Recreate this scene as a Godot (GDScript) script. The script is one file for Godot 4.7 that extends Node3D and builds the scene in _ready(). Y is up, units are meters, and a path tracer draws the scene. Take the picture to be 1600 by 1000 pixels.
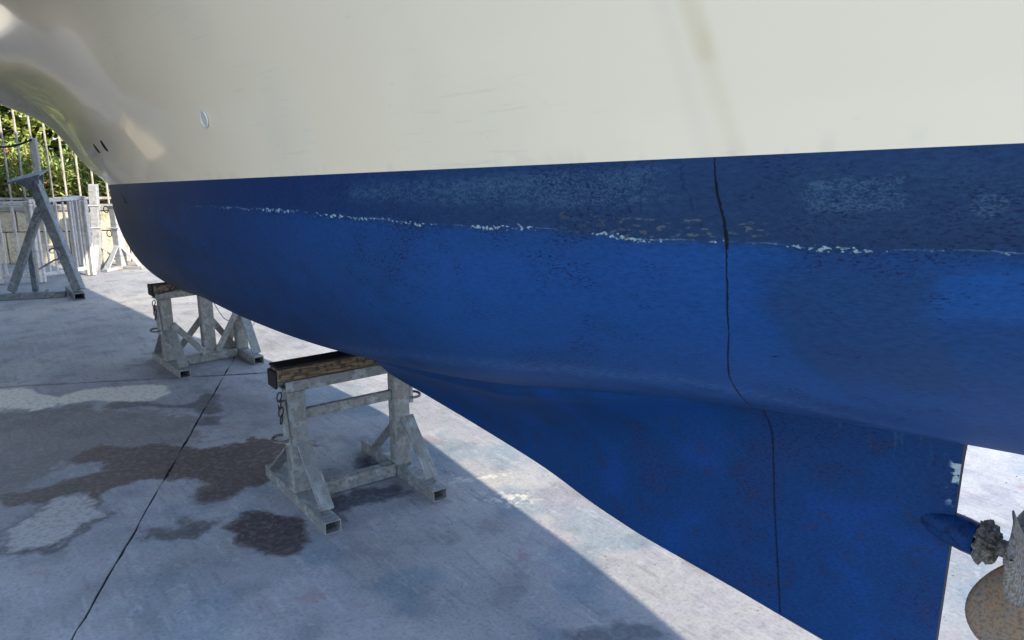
extends Node3D

# ------------------------------------------------------------------ basics
const YAW := 42.0
var FWD := Vector3(-sin(deg_to_rad(YAW)), 0, -cos(deg_to_rad(YAW)))
var STB := Vector3(cos(deg_to_rad(YAW)), 0, -sin(deg_to_rad(YAW)))
const BOAT_D := 2.0
var rng := RandomNumberGenerator.new()
var taken := {}


func numbered(n: String) -> String:
	if not taken.has(n):
		taken[n] = 0
		return n
	taken[n] += 1
	return "%s_%03d" % [n, taken[n]]


func noise(sd: int, freq: float, oct := 3, type := FastNoiseLite.TYPE_SIMPLEX_SMOOTH) -> FastNoiseLite:
	var n := FastNoiseLite.new()
	n.seed = sd
	n.noise_type = type
	n.frequency = freq
	n.fractal_octaves = oct
	return n


func begin() -> SurfaceTool:
	var st := SurfaceTool.new()
	st.begin(Mesh.PRIMITIVE_TRIANGLES)
	st.set_smooth_group(-1)
	return st


func tri(st: SurfaceTool, a: Vector3, b: Vector3, c: Vector3) -> void:
	st.add_vertex(a)
	st.add_vertex(b)
	st.add_vertex(c)


func quad(st: SurfaceTool, a: Vector3, b: Vector3, c: Vector3, d: Vector3) -> void:
	tri(st, a, b, c)
	tri(st, a, c, d)


# a box with chamfered edges, size s about the origin of t
func cbox(st: SurfaceTool, t: Transform3D, s: Vector3, ch := 0.004) -> void:
	var h := s * 0.5
	ch = min(ch, min(h.x, min(h.y, h.z)) * 0.6)
	var P := func(sx: float, sy: float, sz: float, ax: int) -> Vector3:
		var v := Vector3(sx * (h.x - (0.0 if ax == 0 else ch)), sy * (h.y - (0.0 if ax == 1 else ch)), sz * (h.z - (0.0 if ax == 2 else ch)))
		return t * v
	for sg in [1.0, -1.0]:
		var f := [
			[P.call(sg, -1, -1, 0), P.call(sg, 1, -1, 0), P.call(sg, 1, 1, 0), P.call(sg, -1, 1, 0)],
			[P.call(-1, sg, -1, 1), P.call(-1, sg, 1, 1), P.call(1, sg, 1, 1), P.call(1, sg, -1, 1)],
			[P.call(-1, -1, sg, 2), P.call(1, -1, sg, 2), P.call(1, 1, sg, 2), P.call(-1, 1, sg, 2)]]
		for q in f:
			if sg > 0:
				quad(st, q[3], q[2], q[1], q[0])
			else:
				quad(st, q[0], q[1], q[2], q[3])
	for a in [1.0, -1.0]:
		for b in [1.0, -1.0]:
			var q1 := [P.call(a, b, -1, 0), P.call(a, b, 1, 0), P.call(a, b, 1, 1), P.call(a, b, -1, 1)]
			var q2 := [P.call(a, -1, b, 0), P.call(a, 1, b, 0), P.call(a, 1, b, 2), P.call(a, -1, b, 2)]
			var q3 := [P.call(-1, a, b, 1), P.call(1, a, b, 1), P.call(1, a, b, 2), P.call(-1, a, b, 2)]
			var s1: bool = a * b > 0
			for k in [[q1, s1], [q2, not s1], [q3, s1]]:
				var q: Array = k[0]
				if k[1]:
					quad(st, q[3], q[2], q[1], q[0])
				else:
					quad(st, q[0], q[1], q[2], q[3])
			for c in [1.0, -1.0]:
				if a * b * c > 0:
					tri(st, P.call(a, b, c, 2), P.call(a, b, c, 1), P.call(a, b, c, 0))
				else:
					tri(st, P.call(a, b, c, 0), P.call(a, b, c, 1), P.call(a, b, c, 2))


# basis whose y runs along d, with x as close as possible to hint
func along(d: Vector3, hint := Vector3(1, 0, 0)) -> Basis:
	var y := d.normalized()
	if abs(y.dot(hint.normalized())) > 0.98:
		hint = Vector3(0, 0, 1) if abs(y.z) < 0.9 else Vector3(1, 0, 0)
	var z := hint.cross(y).normalized()
	var x := y.cross(z).normalized()
	return Basis(x, y, z)


# a chamfered bar from a to b, w wide along hint and d deep
func bar(st: SurfaceTool, a: Vector3, b: Vector3, w: float, d: float, hint := Vector3(1, 0, 0), ch := 0.003) -> void:
	cbox(st, Transform3D(along(b - a, hint), (a + b) * 0.5), Vector3(w, a.distance_to(b), d), ch)


# an open hollow rectangular tube from a to b
func hollow(st: SurfaceTool, a: Vector3, b: Vector3, w: float, d: float, wall := 0.005, hint := Vector3(1, 0, 0)) -> void:
	var bs := along(b - a, hint)
	var L := a.distance_to(b)
	var m := (a + b) * 0.5
	for s in [1.0, -1.0]:
		cbox(st, Transform3D(bs, m + bs.x * s * (w - wall) * 0.5), Vector3(wall, L, d), 0.0015)
		cbox(st, Transform3D(bs, m + bs.z * s * (d - wall) * 0.5), Vector3(w - 2.0 * wall, L - 0.0004, wall), 0.0005)


func tube(st: SurfaceTool, pts: Array, r: float, n := 8, r2 := -1.0) -> void:
	st.set_smooth_group(1)
	var rings := []
	for i in pts.size():
		var d: Vector3 = pts[min(i + 1, pts.size() - 1)] - pts[max(i - 1, 0)]
		var bs := along(d, Vector3(0.31, 0.2, 0.93))
		var rr := r if r2 < 0 else lerpf(r, r2, float(i) / max(1, pts.size() - 1))
		var ring := []
		for k in n:
			var an := TAU * k / n
			ring.append(pts[i] + (bs.x * cos(an) + bs.z * sin(an)) * rr)
		rings.append(ring)
	for i in pts.size() - 1:
		for k in n:
			var k2 := (k + 1) % n
			quad(st, rings[i][k], rings[i][k2], rings[i + 1][k2], rings[i + 1][k])
	st.set_smooth_group(-1)
	for k in n:
		var k2 := (k + 1) % n
		tri(st, pts[0], rings[0][k2], rings[0][k])
		tri(st, pts[-1], rings[-1][k], rings[-1][k2])


func circle_pts(c: Vector3, ax: Vector3, ay: Vector3, r: float, n := 20, a0 := 0.0, a1 := TAU) -> Array:
	var o := []
	for i in n + 1:
		var a := lerpf(a0, a1, float(i) / n)
		o.append(c + (ax * cos(a) + ay * sin(a)) * r)
	return o


func done(st: SurfaceTool) -> ArrayMesh:
	st.generate_normals()
	return st.commit()


func obj(called: String, what, mat: Material, parent: Node = null, at := Transform3D()) -> MeshInstance3D:
	var o := MeshInstance3D.new()
	o.name = numbered(called) if parent == null else called
	o.mesh = done(what) if what is SurfaceTool else what
	o.material_override = mat
	o.transform = at
	if parent == null:
		add_child(o, true)
	else:
		parent.add_child(o, true)
	return o


func tag(o: Node, label: String, category := "", group := "", kind := "") -> Node:
	if label:
		o.set_meta("label", label)
	if category:
		o.set_meta("category", category)
	if group:
		o.set_meta("group", group)
	if kind:
		o.set_meta("kind", kind)
	return o


func thing(called: String, at: Transform3D, label: String, category: String, group := "") -> Node3D:
	var o := Node3D.new()
	o.name = numbered(called)
	o.transform = at
	add_child(o, true)
	tag(o, label, category, group)
	return o


func rot_at(deg: float, p: Vector3) -> Transform3D:
	return Transform3D(Basis(Vector3.UP, deg_to_rad(deg)), p)


func pch(xs: Array, ys: Array, x: float) -> float:
	var n := xs.size()
	x = clampf(x, xs[0], xs[n - 1])
	var i := 0
	while i < n - 2 and x > xs[i + 1]:
		i += 1
	var h: float = xs[i + 1] - xs[i]
	var d: float = (ys[i + 1] - ys[i]) / h
	var m0 := d
	var m1 := d
	if i > 0:
		var dp: float = (ys[i] - ys[i - 1]) / (xs[i] - xs[i - 1])
		m0 = 0.0 if dp * d <= 0 else 2.0 * dp * d / (dp + d)
	if i < n - 2:
		var dn: float = (ys[i + 2] - ys[i + 1]) / (xs[i + 2] - xs[i + 1])
		m1 = 0.0 if dn * d <= 0 else 2.0 * dn * d / (dn + d)
	var t: float = (x - xs[i]) / h
	return ys[i] * (1 + 2 * t) * (1 - t) * (1 - t) + h * m0 * t * (1 - t) * (1 - t) + ys[i + 1] * t * t * (3 - 2 * t) + h * m1 * t * t * (t - 1)


func lin(xs: Array, ys: Array, x: float) -> float:
	var n := xs.size()
	if x <= xs[0]:
		return ys[0]
	for i in n - 1:
		if x <= xs[i + 1]:
			return lerpf(ys[i], ys[i + 1], (x - xs[i]) / (xs[i + 1] - xs[i]))
	return ys[n - 1]


# ------------------------------------------------------------------ materials
func speckle_tex(sd: int, size: int, cols: Array, freqs: Array, grain := 0.05, streak := 1.0) -> ImageTexture:
	# seamless mottled colour: cols = [base, patch colours...], one frequency for each patch colour
	var ims := []
	for i in freqs.size():
		ims.append(noise(sd + i, freqs[i], 4).get_seamless_image(size, size))
	var gr := noise(sd + 50, 0.35, 2).get_seamless_image(size, size)
	var im := Image.create(size, size, false, Image.FORMAT_RGB8)
	for y in size:
		for x in size:
			var c: Color = cols[0]
			for i in freqs.size():
				var v: float = ims[i].get_pixel(x, y).r
				c = c.lerp(cols[i + 1], smoothstep(0.52, 0.68, v) * 0.85)
			var g := (gr.get_pixel(x, y).r - 0.5) * grain * 2.0
			im.set_pixel(x, y, Color(c.r + g, c.g + g, c.b + g))
	return ImageTexture.create_from_image(im)


func bump_tex(sd: int, size: int, freq: float, oct: int, strength: float) -> ImageTexture:
	var im := noise(sd, freq, oct).get_seamless_image(size, size)
	im.bump_map_to_normal_map(strength)
	return ImageTexture.create_from_image(im)


func tri_mat(tex: Texture2D, metres: float, rough: float, nrm: Texture2D = null, nscale := 0.5, metal := 0.0) -> StandardMaterial3D:
	var m := StandardMaterial3D.new()
	m.albedo_texture = tex
	m.uv1_triplanar = true
	m.uv1_scale = Vector3.ONE / metres
	m.roughness = rough
	m.metallic = metal
	if nrm:
		m.normal_enabled = true
		m.normal_texture = nrm
		m.normal_scale = nscale
	return m


func flat_mat(c: Color, rough := 0.6, metal := 0.0) -> StandardMaterial3D:
	var m := StandardMaterial3D.new()
	m.albedo_color = c
	m.roughness = rough
	m.metallic = metal
	return m


var M := {}


func make_materials() -> void:
	var nb := bump_tex(11, 256, 0.03, 4, 4.0)
	M.bump = nb
	M.steel = tri_mat(speckle_tex(3, 256, [Color(0.50, 0.53, 0.53), Color(0.47, 0.49, 0.49), Color(0.57, 0.60, 0.61), Color(0.46, 0.46, 0.44)], [0.012, 0.02, 0.05], 0.05), 0.5, 0.55, nb, 0.4, 0.1)
	M.steel_worn = tri_mat(speckle_tex(23, 256, [Color(0.49, 0.51, 0.51), Color(0.61, 0.645, 0.65), Color(0.43, 0.43, 0.42), Color(0.53, 0.55, 0.55)], [0.010, 0.03, 0.04], 0.06), 0.35, 0.6, nb, 0.5, 0.1)
	M.steel_blue = tri_mat(speckle_tex(33, 256, [Color(0.42, 0.47, 0.51), Color(0.52, 0.57, 0.61), Color(0.34, 0.38, 0.42)], [0.012, 0.03], 0.04), 0.5, 0.5, nb, 0.3, 0.1)
	M.rust_steel = tri_mat(speckle_tex(43, 256, [Color(0.42, 0.42, 0.41), Color(0.36, 0.27, 0.20), Color(0.52, 0.53, 0.52)], [0.02, 0.03], 0.06), 0.2, 0.6, nb, 0.6, 0.2)
	M.dark_iron = flat_mat(Color(0.16, 0.16, 0.17), 0.55, 0.3)
	M.galv = tri_mat(speckle_tex(53, 256, [Color(0.78, 0.78, 0.78), Color(0.68, 0.68, 0.69), Color(0.84, 0.84, 0.83)], [0.012, 0.03], 0.03), 0.5, 0.5, nb, 0.2)
	M.prop = tri_mat(speckle_tex(58, 256, [Color(0.64, 0.66, 0.68), Color(0.56, 0.57, 0.58), Color(0.70, 0.71, 0.72)], [0.012, 0.03], 0.04), 0.4, 0.55, nb, 0.3)
	M.bar_white = tri_mat(speckle_tex(63, 128, [Color(0.76, 0.75, 0.72), Color(0.66, 0.62, 0.56)], [0.03], 0.03), 0.5, 0.6)
	var wood := noise(71, 0.02, 4)
	var im := Image.create(256, 256, false, Image.FORMAT_RGB8)
	for y in 256:
		for x in 256:
			var v := wood.get_noise_2d(x * 0.5, y * 9.0) * 0.5 + 0.5
			var w := wood.get_noise_2d(x * 2.0 + 400.0, y * 2.0) * 0.5 + 0.5
			var c := Color(0.30, 0.25, 0.18).lerp(Color(0.52, 0.46, 0.36), smoothstep(0.3, 0.7, v)).lerp(Color(0.20, 0.17, 0.14), smoothstep(0.5, 0.75, w) * 0.8)
			im.set_pixel(x, y, c)
	M.timber = tri_mat(ImageTexture.create_from_image(im), 0.4, 0.85, nb, 0.5)
	M.timber_old = tri_mat(speckle_tex(73, 256, [Color(0.40, 0.37, 0.33), Color(0.20, 0.17, 0.15), Color(0.50, 0.47, 0.42)], [0.02, 0.035], 0.07), 0.3, 0.9, nb, 0.6)
	M.rubber = flat_mat(Color(0.075, 0.075, 0.08), 0.75)
	M.block = []
	for k in 4:
		var b := [Color(0.85, 0.81, 0.70), Color(0.88, 0.85, 0.76), Color(0.82, 0.78, 0.68), Color(0.86, 0.83, 0.73)][k] as Color
		M.block.append(tri_mat(speckle_tex(80 + k * 5, 128, [b, b.darkened(0.16), b.lightened(0.15)], [0.02, 0.04], 0.05), 0.6, 0.9, nb, 0.8))
	M.cope = tri_mat(speckle_tex(101, 128, [Color(0.66, 0.66, 0.63), Color(0.55, 0.55, 0.53)], [0.03], 0.05), 0.6, 0.85, nb, 0.5)
	M.mortar = flat_mat(Color(0.40, 0.37, 0.31), 0.95)
	M.soil = tri_mat(speckle_tex(105, 128, [Color(0.17, 0.13, 0.09), Color(0.10, 0.07, 0.05), Color(0.28, 0.22, 0.16)], [0.04, 0.06], 0.08), 0.4, 0.95)
	M.bark = flat_mat(Color(0.28, 0.23, 0.18), 0.95)
	M.black = flat_mat(Color(0.03, 0.03, 0.03), 0.6)


# ------------------------------------------------------------------ hull shape (u forward, v to port, h up)
const UW := [-1.5, -0.5, 0.5, 1.5, 2.5, 3.2, 4.0, 5.0, 6.0, 6.8, 7.3, 7.55]
const VW := [0.66, 0.84, 0.96, 1.02, 1.03, 1.0, 0.89, 0.69, 0.43, 0.22, 0.085, 0.015]
const UB := [-1.5, -1.0, 0.0, 1.0, 2.0, 3.0, 4.0, 5.0, 5.8, 6.4, 6.9, 7.25, 7.5, 7.58]
const HB := [1.342, 1.175, 1.004, 0.931, 0.772, 0.687, 0.665, 0.63, 0.636, 0.677, 0.778, 0.92, 1.101, 1.229]
const QU := [-4.0, 0.0, 2.0, 4.0, 5.5, 6.6, 7.58]
const QQ := [1.85, 1.66, 1.95, 1.83, 2.68, 1.98, 1.6]
const PU := [-4.0, 0.0, 2.0, 4.0, 6.0, 7.58]
const PP := [1.55, 1.55, 2.33, 2.38, 1.91, 1.63]
const FU := [-1.5, 0.0, 3.0, 4.5, 6.0, 7.0, 7.4, 7.55]
const FV := [0.06, 0.12, 0.248, 0.515, 0.787, 1.135, 0.877, 0.628]
const GT := [0.0, 0.08, 0.3, 0.6, 1.0]
const GV := [0.0, 0.096, 0.257, 0.97, 1.0]
const KU := [0.56, 0.85, 1.17, 1.4, 1.67, 1.93, 2.44, 2.8, 3.1]
const KH := [0.184, 0.234, 0.286, 0.32, 0.362, 0.418, 0.49, 0.566, 0.642]
const TXU := [-1.5, 0.2, 1.0, 2.0, 3.0, 5.0, 7.6]
const TXV := [0.0, 0.06, 0.42, 0.64, 0.76, 0.9, 1.0]


func loc(u: float, v: float, h: float) -> Vector3:
	return Vector3(-v, h, -u)


func hw(u: float) -> float:
	return 1.658 - 0.058 * u


func under(u: float, t: float) -> Vector3:
	var a := t * PI * 0.5
	var v := pch(UW, VW, u) * pow(max(cos(a), 0.0), 2.0 / pch(QU, QQ, u))
	return Vector3(u, v, hw(u) - (hw(u) - pch(UB, HB, u)) * pow(sin(a), 2.0 / pch(PU, PP, u)))


func over(u: float, t: float) -> Vector3:
	var s := clampf((u - 3.2) / (7.55 - 3.2), 0, 1)
	var k := s * s * (3 - 2 * s)
	var z := t * (1.2 + 0.35 * k)
	var e := clampf(7.56 - u, 0, 1)
	var fl := pch(FU, FV, u) * sqrt(e * (2.0 - e))
	var g := t * 1.15 - 0.15 * t * t
	return Vector3(u + k * k * (z * 1.074 + 0.585 * t * t), pch(UW, VW, u) + fl * ((1 - k) * g + k * pch(GT, GV, t)), hw(u) + z)


func stations() -> Array:
	var o := []
	var u := -1.5
	while u < 3.0:
		o.append(u)
		u += 0.05
	u = 3.0
	while u < 6.0:
		o.append(u)
		u += 0.06
	for i in 45:
		o.append(7.56 - 1.56 * pow(1.0 - i / 44.0, 2.0))
	return o


# a grid of points as one smooth mesh with texture coordinates
func skin(P: Array, UV: Array, flip := false) -> ArrayMesh:
	var st := SurfaceTool.new()
	st.begin(Mesh.PRIMITIVE_TRIANGLES)
	var nu := P.size()
	var nv: int = P[0].size()
	for i in nu:
		for j in nv:
			st.set_uv(UV[i][j])
			st.set_uv2(Vector2(P[i][j].z, P[i][j].y + absf(P[i][j].x) * 0.5) / 0.5)
			st.add_vertex(P[i][j])
	for i in nu - 1:
		for j in nv - 1:
			var a := i * nv + j
			var b := a + nv
			var q := [a, b, b + 1, a + 1] if flip else [a, a + 1, b + 1, b]
			for k in [0, 1, 2, 0, 2, 3]:
				st.add_index(q[k])
	st.generate_normals()
	st.generate_tangents()
	return st.commit()


func hull_skin(f: Callable, nt: int) -> ArrayMesh:
	var us := stations()
	var P := []
	var T := []
	# girth from the port edge round (or only the port half and then the starboard half)
	for u in us:
		var a := []
		var b := []
		for j in nt:
			var t := float(j) / (nt - 1)
			var p: Vector3 = f.call(u, t)
			a.append(loc(p.x, p.y, p.z))
			b.append(Vector2(lin(TXU, TXV, u), t))
		for j in range(nt - 2, -1, -1):
			var t := float(j) / (nt - 1)
			var p: Vector3 = f.call(u, t)
			a.append(loc(p.x, -p.y, p.z))
			b.append(Vector2(lin(TXU, TXV, u), t))
		P.append(a)
		T.append(b)
	return skin(P, T, true)


func half_skin(f: Callable, nt: int, side: float) -> ArrayMesh:
	var P := []
	var T := []
	for u in stations():
		var a := []
		var b := []
		for j in nt:
			var t := float(j) / (nt - 1)
			var p: Vector3 = f.call(u, t)
			a.append(loc(p.x, p.y * side, p.z))
			b.append(Vector2(lin(TXU, TXV, u), t))
		P.append(a)
		T.append(b)
	return skin(P, T, side < 0)


func soft(x: float, a: float, b: float, w: float) -> float:
	return smoothstep(a - w, a + w, x) * (1.0 - smoothstep(b - w, b + w, x))


func bottom_paint() -> ImageTexture:
	var W := 2048
	var H := 768
	var im := Image.create(W, H, false, Image.FORMAT_RGB8)
	var n1 := noise(201, 1.6, 4)
	var n2 := noise(202, 9.0, 4)
	var n3 := noise(203, 70.0, 3)
	var n4 := noise(204, 70.0, 3)
	var n5 := noise(205, 190.0, 3)
	var base := Color(0.092, 0.270, 0.485)
	var bright := Color(0.112, 0.305, 0.56)
	var dark := Color(0.125, 0.265, 0.45)
	var band := Color(0.135, 0.235, 0.36)
	var navy := Color(0.075, 0.19, 0.36)
	var bare := Color(0.27, 0.255, 0.25)
	var pale := Color(0.36, 0.48, 0.54)
	var white := Color(0.64, 0.74, 0.73)
	var scr := Color(0.05, 0.10, 0.24)
	for x in W:
		var u := lin(TXV, TXU, (x + 0.5) / W)
		var tb := lin([0.25, 0.45, 0.6, 0.85, 1.0, 1.2, 1.54, 2.0, 2.57, 4.5], [0.183, 0.178, 0.163, 0.145, 0.124, 0.108, 0.08, 0.055, 0.048, 0.04], u)
		var seam := 0.0
		for y in H:
			var t := (y + 0.5) / H
			var g := t * 1.25
			var a1 := n1.get_noise_2d(u, g * 1.2)
			var a2 := n2.get_noise_2d(u * 0.6, g)
			var a3 := n3.get_noise_2d(u * 0.45, g)
			var c := base
			# lighter and darker zones of paint, with shade toward the bow painted in
			var uu := u + a1 * 0.10
			var tt := t + a2 * 0.03
			c = c.lerp(bright, soft(uu, 0.59, 1.5, 0.03 + 0.25 * clampf(uu - 0.8, 0, 1)) * soft(tt, 0.15, 0.62, 0.06) * (0.75 + a2 * 0.5))
			c = c.lerp(dark, soft(uu, 0.35, 0.575, 0.02) * soft(tt, 0.2, 0.45, 0.03) * 0.9)
			c = c.lerp(Color(0.10, 0.32, 0.57), soft(uu, -0.5, 0.385, 0.02) * soft(tt, 0.2, 0.28, 0.02) * 0.9)
			c = c.lerp(bright, soft(uu, -0.4, 0.64, 0.04) * soft(tt, 0.45, 0.9, 0.05) * 0.5)
			c = c.lerp(navy, smoothstep(1.4, 2.6, uu) * 0.65)  # shade toward the bow, put into the paint colour
			c = c.lerp(Color(0.14, 0.16, 0.22), smoothstep(2.6, 4.0, u + a2 * 1.0) * 0.6)
			c = c.lerp(bare, smoothstep(3.6, 5.2, u + a2 * 1.0) * clampf(0.55 + n2.get_noise_2d(u * 2.2 + 33.0, g * 0.4) * 1.1, 0.0, 0.95))  # brown wear streaks and bow reflections, painted together
			c = c.lerp(dark, smoothstep(0.1, 0.5, a1) * 0.4)
			c = c.lerp(Color(0.14, 0.24, 0.42), smoothstep(0.1, 0.6, a2) * 0.22)
			c = c.lerp(bright, smoothstep(0.15, 0.6, -a2) * 0.14)
			# darker band under the painted waterline
			var edge := tb + a2 * 0.005 + a3 * 0.003
			var up := 1.0 - smoothstep(edge - 0.010, edge + 0.016, t + a3 * 0.012)
			c = c.lerp(band.lerp(navy, smoothstep(1.0, 2.2, u)), up * 0.92)
			# scraped pale areas inside that band
			var pl := soft(u + a2 * 0.02, 0.405, 0.54, 0.01) * soft(t + a3 * 0.006, 0.06, 0.112, 0.006)
			pl += soft(u + a2 * 0.05, 0.76, 1.7, 0.06) * soft(t, 0.016, 0.042 + 0.045 * (1.0 - smoothstep(0.8, 1.7, u)), 0.012) * 0.9
			var dc := Vector2((u - 0.314) * 1.0, (t - 0.11) * 1.25).length()
			pl += (1.0 - smoothstep(0.020, 0.024, dc)) * 0.8
			pl += soft(u, 0.25, 0.56, 0.03) * soft(t, 0.03, 0.15, 0.02) * 0.25
			c = c.lerp(pale, clampf(pl, 0, 1) * smoothstep(-0.55, 0.6, n5.get_noise_2d(u * 0.8 + 3.0, g * 0.9) + a3 * 0.5 + a2 * 0.5) * 0.50 * up)
			# dried runs in the pale area
			if u > 0.7 and u < 1.0 and t < 0.10:
				var run := absf(fmod(u * 17.0 + a2 * 0.5 + t * (3.0 if int(u * 17.0) % 2 == 0 else -3.0) + 40.0, 1.0) - 0.5)
				c = c.lerp(scr, (1.0 - smoothstep(0.015, 0.05, run)) * 0.3)
			# flaked edge with bare filler
			var dl := (t - edge) * 1.25
			var flake := n4.get_noise_2d(u * 1.0 + 31.0, g * 1.4)
			var reach := 0.0040 * lin([0.2, 1.0, 2.0, 3.0], [1.0, 1.0, 0.7, 0.3], u)
			if absf(dl) < reach * 1.6:
				var k := smoothstep(0.16, 0.22, flake + a3 * 0.25 + n2.get_noise_2d(u * 0.7 + 7.0, 0.3) * 0.7 - 0.04 - absf(dl) / reach * 0.25)
				c = c.lerp(white, k * 0.9 * (1.0 - smoothstep(2.0, 3.0, u)))
			c = c.lerp(Color(0.52, 0.62, 0.68), (1.0 - smoothstep(0.0006, 0.0022, absf(dl + 0.001 + a3 * 0.002))) * smoothstep(-0.25, 0.25, n2.get_noise_2d(u * 1.3 + 5.0, 7.0) + flake * 0.4) * 0.5 * (1.0 - smoothstep(2.2, 3.2, u)))
			if dl > -0.05 and dl < 0.0 and u > 0.6 and u < 1.0:
				c = c.lerp(Color(0.42, 0.44, 0.38), smoothstep(0.25, 0.4, a3) * 0.6)
			# fine dark scratches and grain
			var s := n5.get_noise_2d(u * 0.35, g * 0.9)
			var zone := smoothstep(-0.05, 0.35, a1 + a2 * 0.5)
			c = c.lerp(scr, smoothstep(0.25, 0.40, s + a2 * 0.12) * smoothstep(-0.05, 0.30, a1 * 0.8 + n2.get_noise_2d(u * 0.8 + 90.0, g) * 0.7) * 0.65)
			c = c.lerp(scr, smoothstep(0.36, 0.5, a3) * zone * 0.55)
			# highlight along the turn of the bilge, painted as broken pale streaks
			var cr := lin([0.5, 0.7, 0.9, 1.15, 1.5, 1.9, 2.4], [0.66, 0.58, 0.515, 0.51, 0.49, 0.47, 0.52], u)
			c = c.lerp(Color(0.45, 0.52, 0.72), (1.0 - smoothstep(0.0, 0.05, absf(t - cr + a2 * 0.01))) * smoothstep(0.05, 0.5, n4.get_noise_2d(u * 0.35, g * 3.0) + 0.15) * 0.45 * soft(u, 0.4, 2.4, 0.2))
			var f := a3 * 0.022 + s * 0.012
			# dark caulked seam
			seam = lin([0.0, 0.07, 0.12, 0.16, 0.24, 0.34, 0.47, 0.59, 0.78, 1.0], [0.680, 0.676, 0.669, 0.671, 0.691, 0.727, 0.798, 0.845, 0.939, 1.05], t)
			var ds := absf(u - seam + a3 * 0.0012)
			var sw := (0.0016 if t > 0.17 else 0.0016 + 0.0018 * smoothstep(0.02, 0.13, t)) * (0.85 + a2 * 0.7 + a3 * 0.6)
			c = c.lerp(Color(0.025, 0.035, 0.07), (1.0 - smoothstep(sw * 0.5, sw * 1.5, ds)) * 0.82)
			im.set_pixel(x, y, Color(c.r + f, c.g + f, c.b + f * 1.3))
	return ImageTexture.create_from_image(im)


func topside_paint() -> ImageTexture:
	var W := 1024
	var H := 512
	var im := Image.create(W, H, false, Image.FORMAT_RGB8)
	var n1 := noise(301, 1.2, 3)
	var n2 := noise(302, 12.0, 3)
	for x in W:
		var u := lin(TXV, TXU, (x + 0.5) / W)
		for y in H:
			var t := (y + 0.5) / H
			var z := t * 1.3
			var a1 := n1.get_noise_2d(u, z)
			var a2 := n2.get_noise_2d(u, z * 0.4)
			var c := Color(0.95, 0.90, 0.77)
			c = c.lerp(Color(0.90, 0.87, 0.75), smoothstep(0.0, 0.6, a1) * 0.5)
			# brown water stain running down from above
			var cu := lin([0.0, 0.06, 0.12, 0.2, 0.35], [0.645, 0.668, 0.692, 0.722, 0.76], t)
			var d := absf(u - cu + a2 * 0.004)
			var k := (1.0 - smoothstep(0.002, 0.030, d)) * lin([0.0, 0.05, 0.11, 0.12, 0.3], [0.35, 0.3, 0.4, 0.75, 0.9], t)
			c = c.lerp(Color(0.80, 0.72, 0.54), k * (0.7 + a2 * 0.5) * 0.5)
			var d2 := absf(u - cu - 0.045 + a2 * 0.01)
			c = c.lerp(Color(0.80, 0.77, 0.68), (1.0 - smoothstep(0.0, 0.03, d2)) * 0.12)
			# faint fender scuffs and fine scratches
			var scu := n2.get_noise_2d(u * 0.25 + z * 0.1 + 11.0, z * 5.0)
			c = c.lerp(Color(0.80, 0.78, 0.71), smoothstep(0.35, 0.6, scu) * 0.22 * smoothstep(-0.1, 0.4, a1))
			var v := n2.get_noise_2d(u * 0.7 + 50.0, z * 2.0)
			c = c.lerp(Color(0.70, 0.69, 0.65), smoothstep(0.62, 0.75, v) * 0.12)
			c = c.lerp(Color(0.80, 0.77, 0.70), (1.0 - smoothstep(0.0, 0.03, t)) * smoothstep(0.0, 0.4, a2) * 0.2)
			im.set_pixel(x, y, c)
	return ImageTexture.create_from_image(im)


func keel_paint() -> ImageTexture:
	var W := 1024
	var H := 512
	var im := Image.create(W, H, false, Image.FORMAT_RGB8)
	var n1 := noise(401, 2.2, 4)
	var n2 := noise(402, 10.0, 4)
	var n5 := noise(403, 130.0, 3)
	for x in W:
		var u := 0.5 + 2.7 * (x + 0.5) / W
		for y in H:
			var h := 1.05 - 0.85 * (y + 0.5) / H
			var a1 := n1.get_noise_2d(u, h)
			var a2 := n2.get_noise_2d(u, h)
			var s := n5.get_noise_2d(u * 0.5, h)
			var c := Color(0.085, 0.25, 0.455)
			c = c.lerp(Color(0.155, 0.25, 0.44), smoothstep(0.0, 0.5, a1) * 0.45)
			c = c.lerp(Color(0.10, 0.29, 0.60), smoothstep(0.05, 0.5, -a1) * 0.4)
			c = c.lerp(Color(0.21, 0.23, 0.36), smoothstep(0.2, 0.5, a2) * 0.35)
			c = c.lerp(Color(0.04, 0.09, 0.24), smoothstep(0.22, 0.36, s) * smoothstep(0.0, 0.35, a1 + a2 * 0.6) * 0.5)
			c = c.lerp(Color(0.30, 0.42, 0.52), smoothstep(0.25, 0.5, n2.get_noise_2d(u * 3.0, h * 0.5 + 9.0)) * soft(u, 0.6, 0.9, 0.05) * smoothstep(0.80, 0.95, h) * 0.4)
			c = c.lerp(Color(0.70, 0.78, 0.80), smoothstep(0.2, 0.3, n2.get_noise_2d(u * 2.0 + 3.0, h * 2.0)) * (1.0 - smoothstep(0.578, 0.59, u)) * soft(h, 0.76, 0.92, 0.02))
			var sm := lin([0.2, 0.354, 0.605, 0.795, 0.906, 1.05], [0.95, 0.97, 1.004, 1.024, 1.033, 1.04], h)
			c = c.lerp(Color(0.03, 0.05, 0.11), (1.0 - smoothstep(0.0015, 0.0035, absf(u - sm + s * 0.002))) * 0.6)
			var f := s * 0.03
			im.set_pixel(x, y, Color(c.r + f, c.g + f, c.b + f * 1.3))
	return ImageTexture.create_from_image(im)


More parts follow.
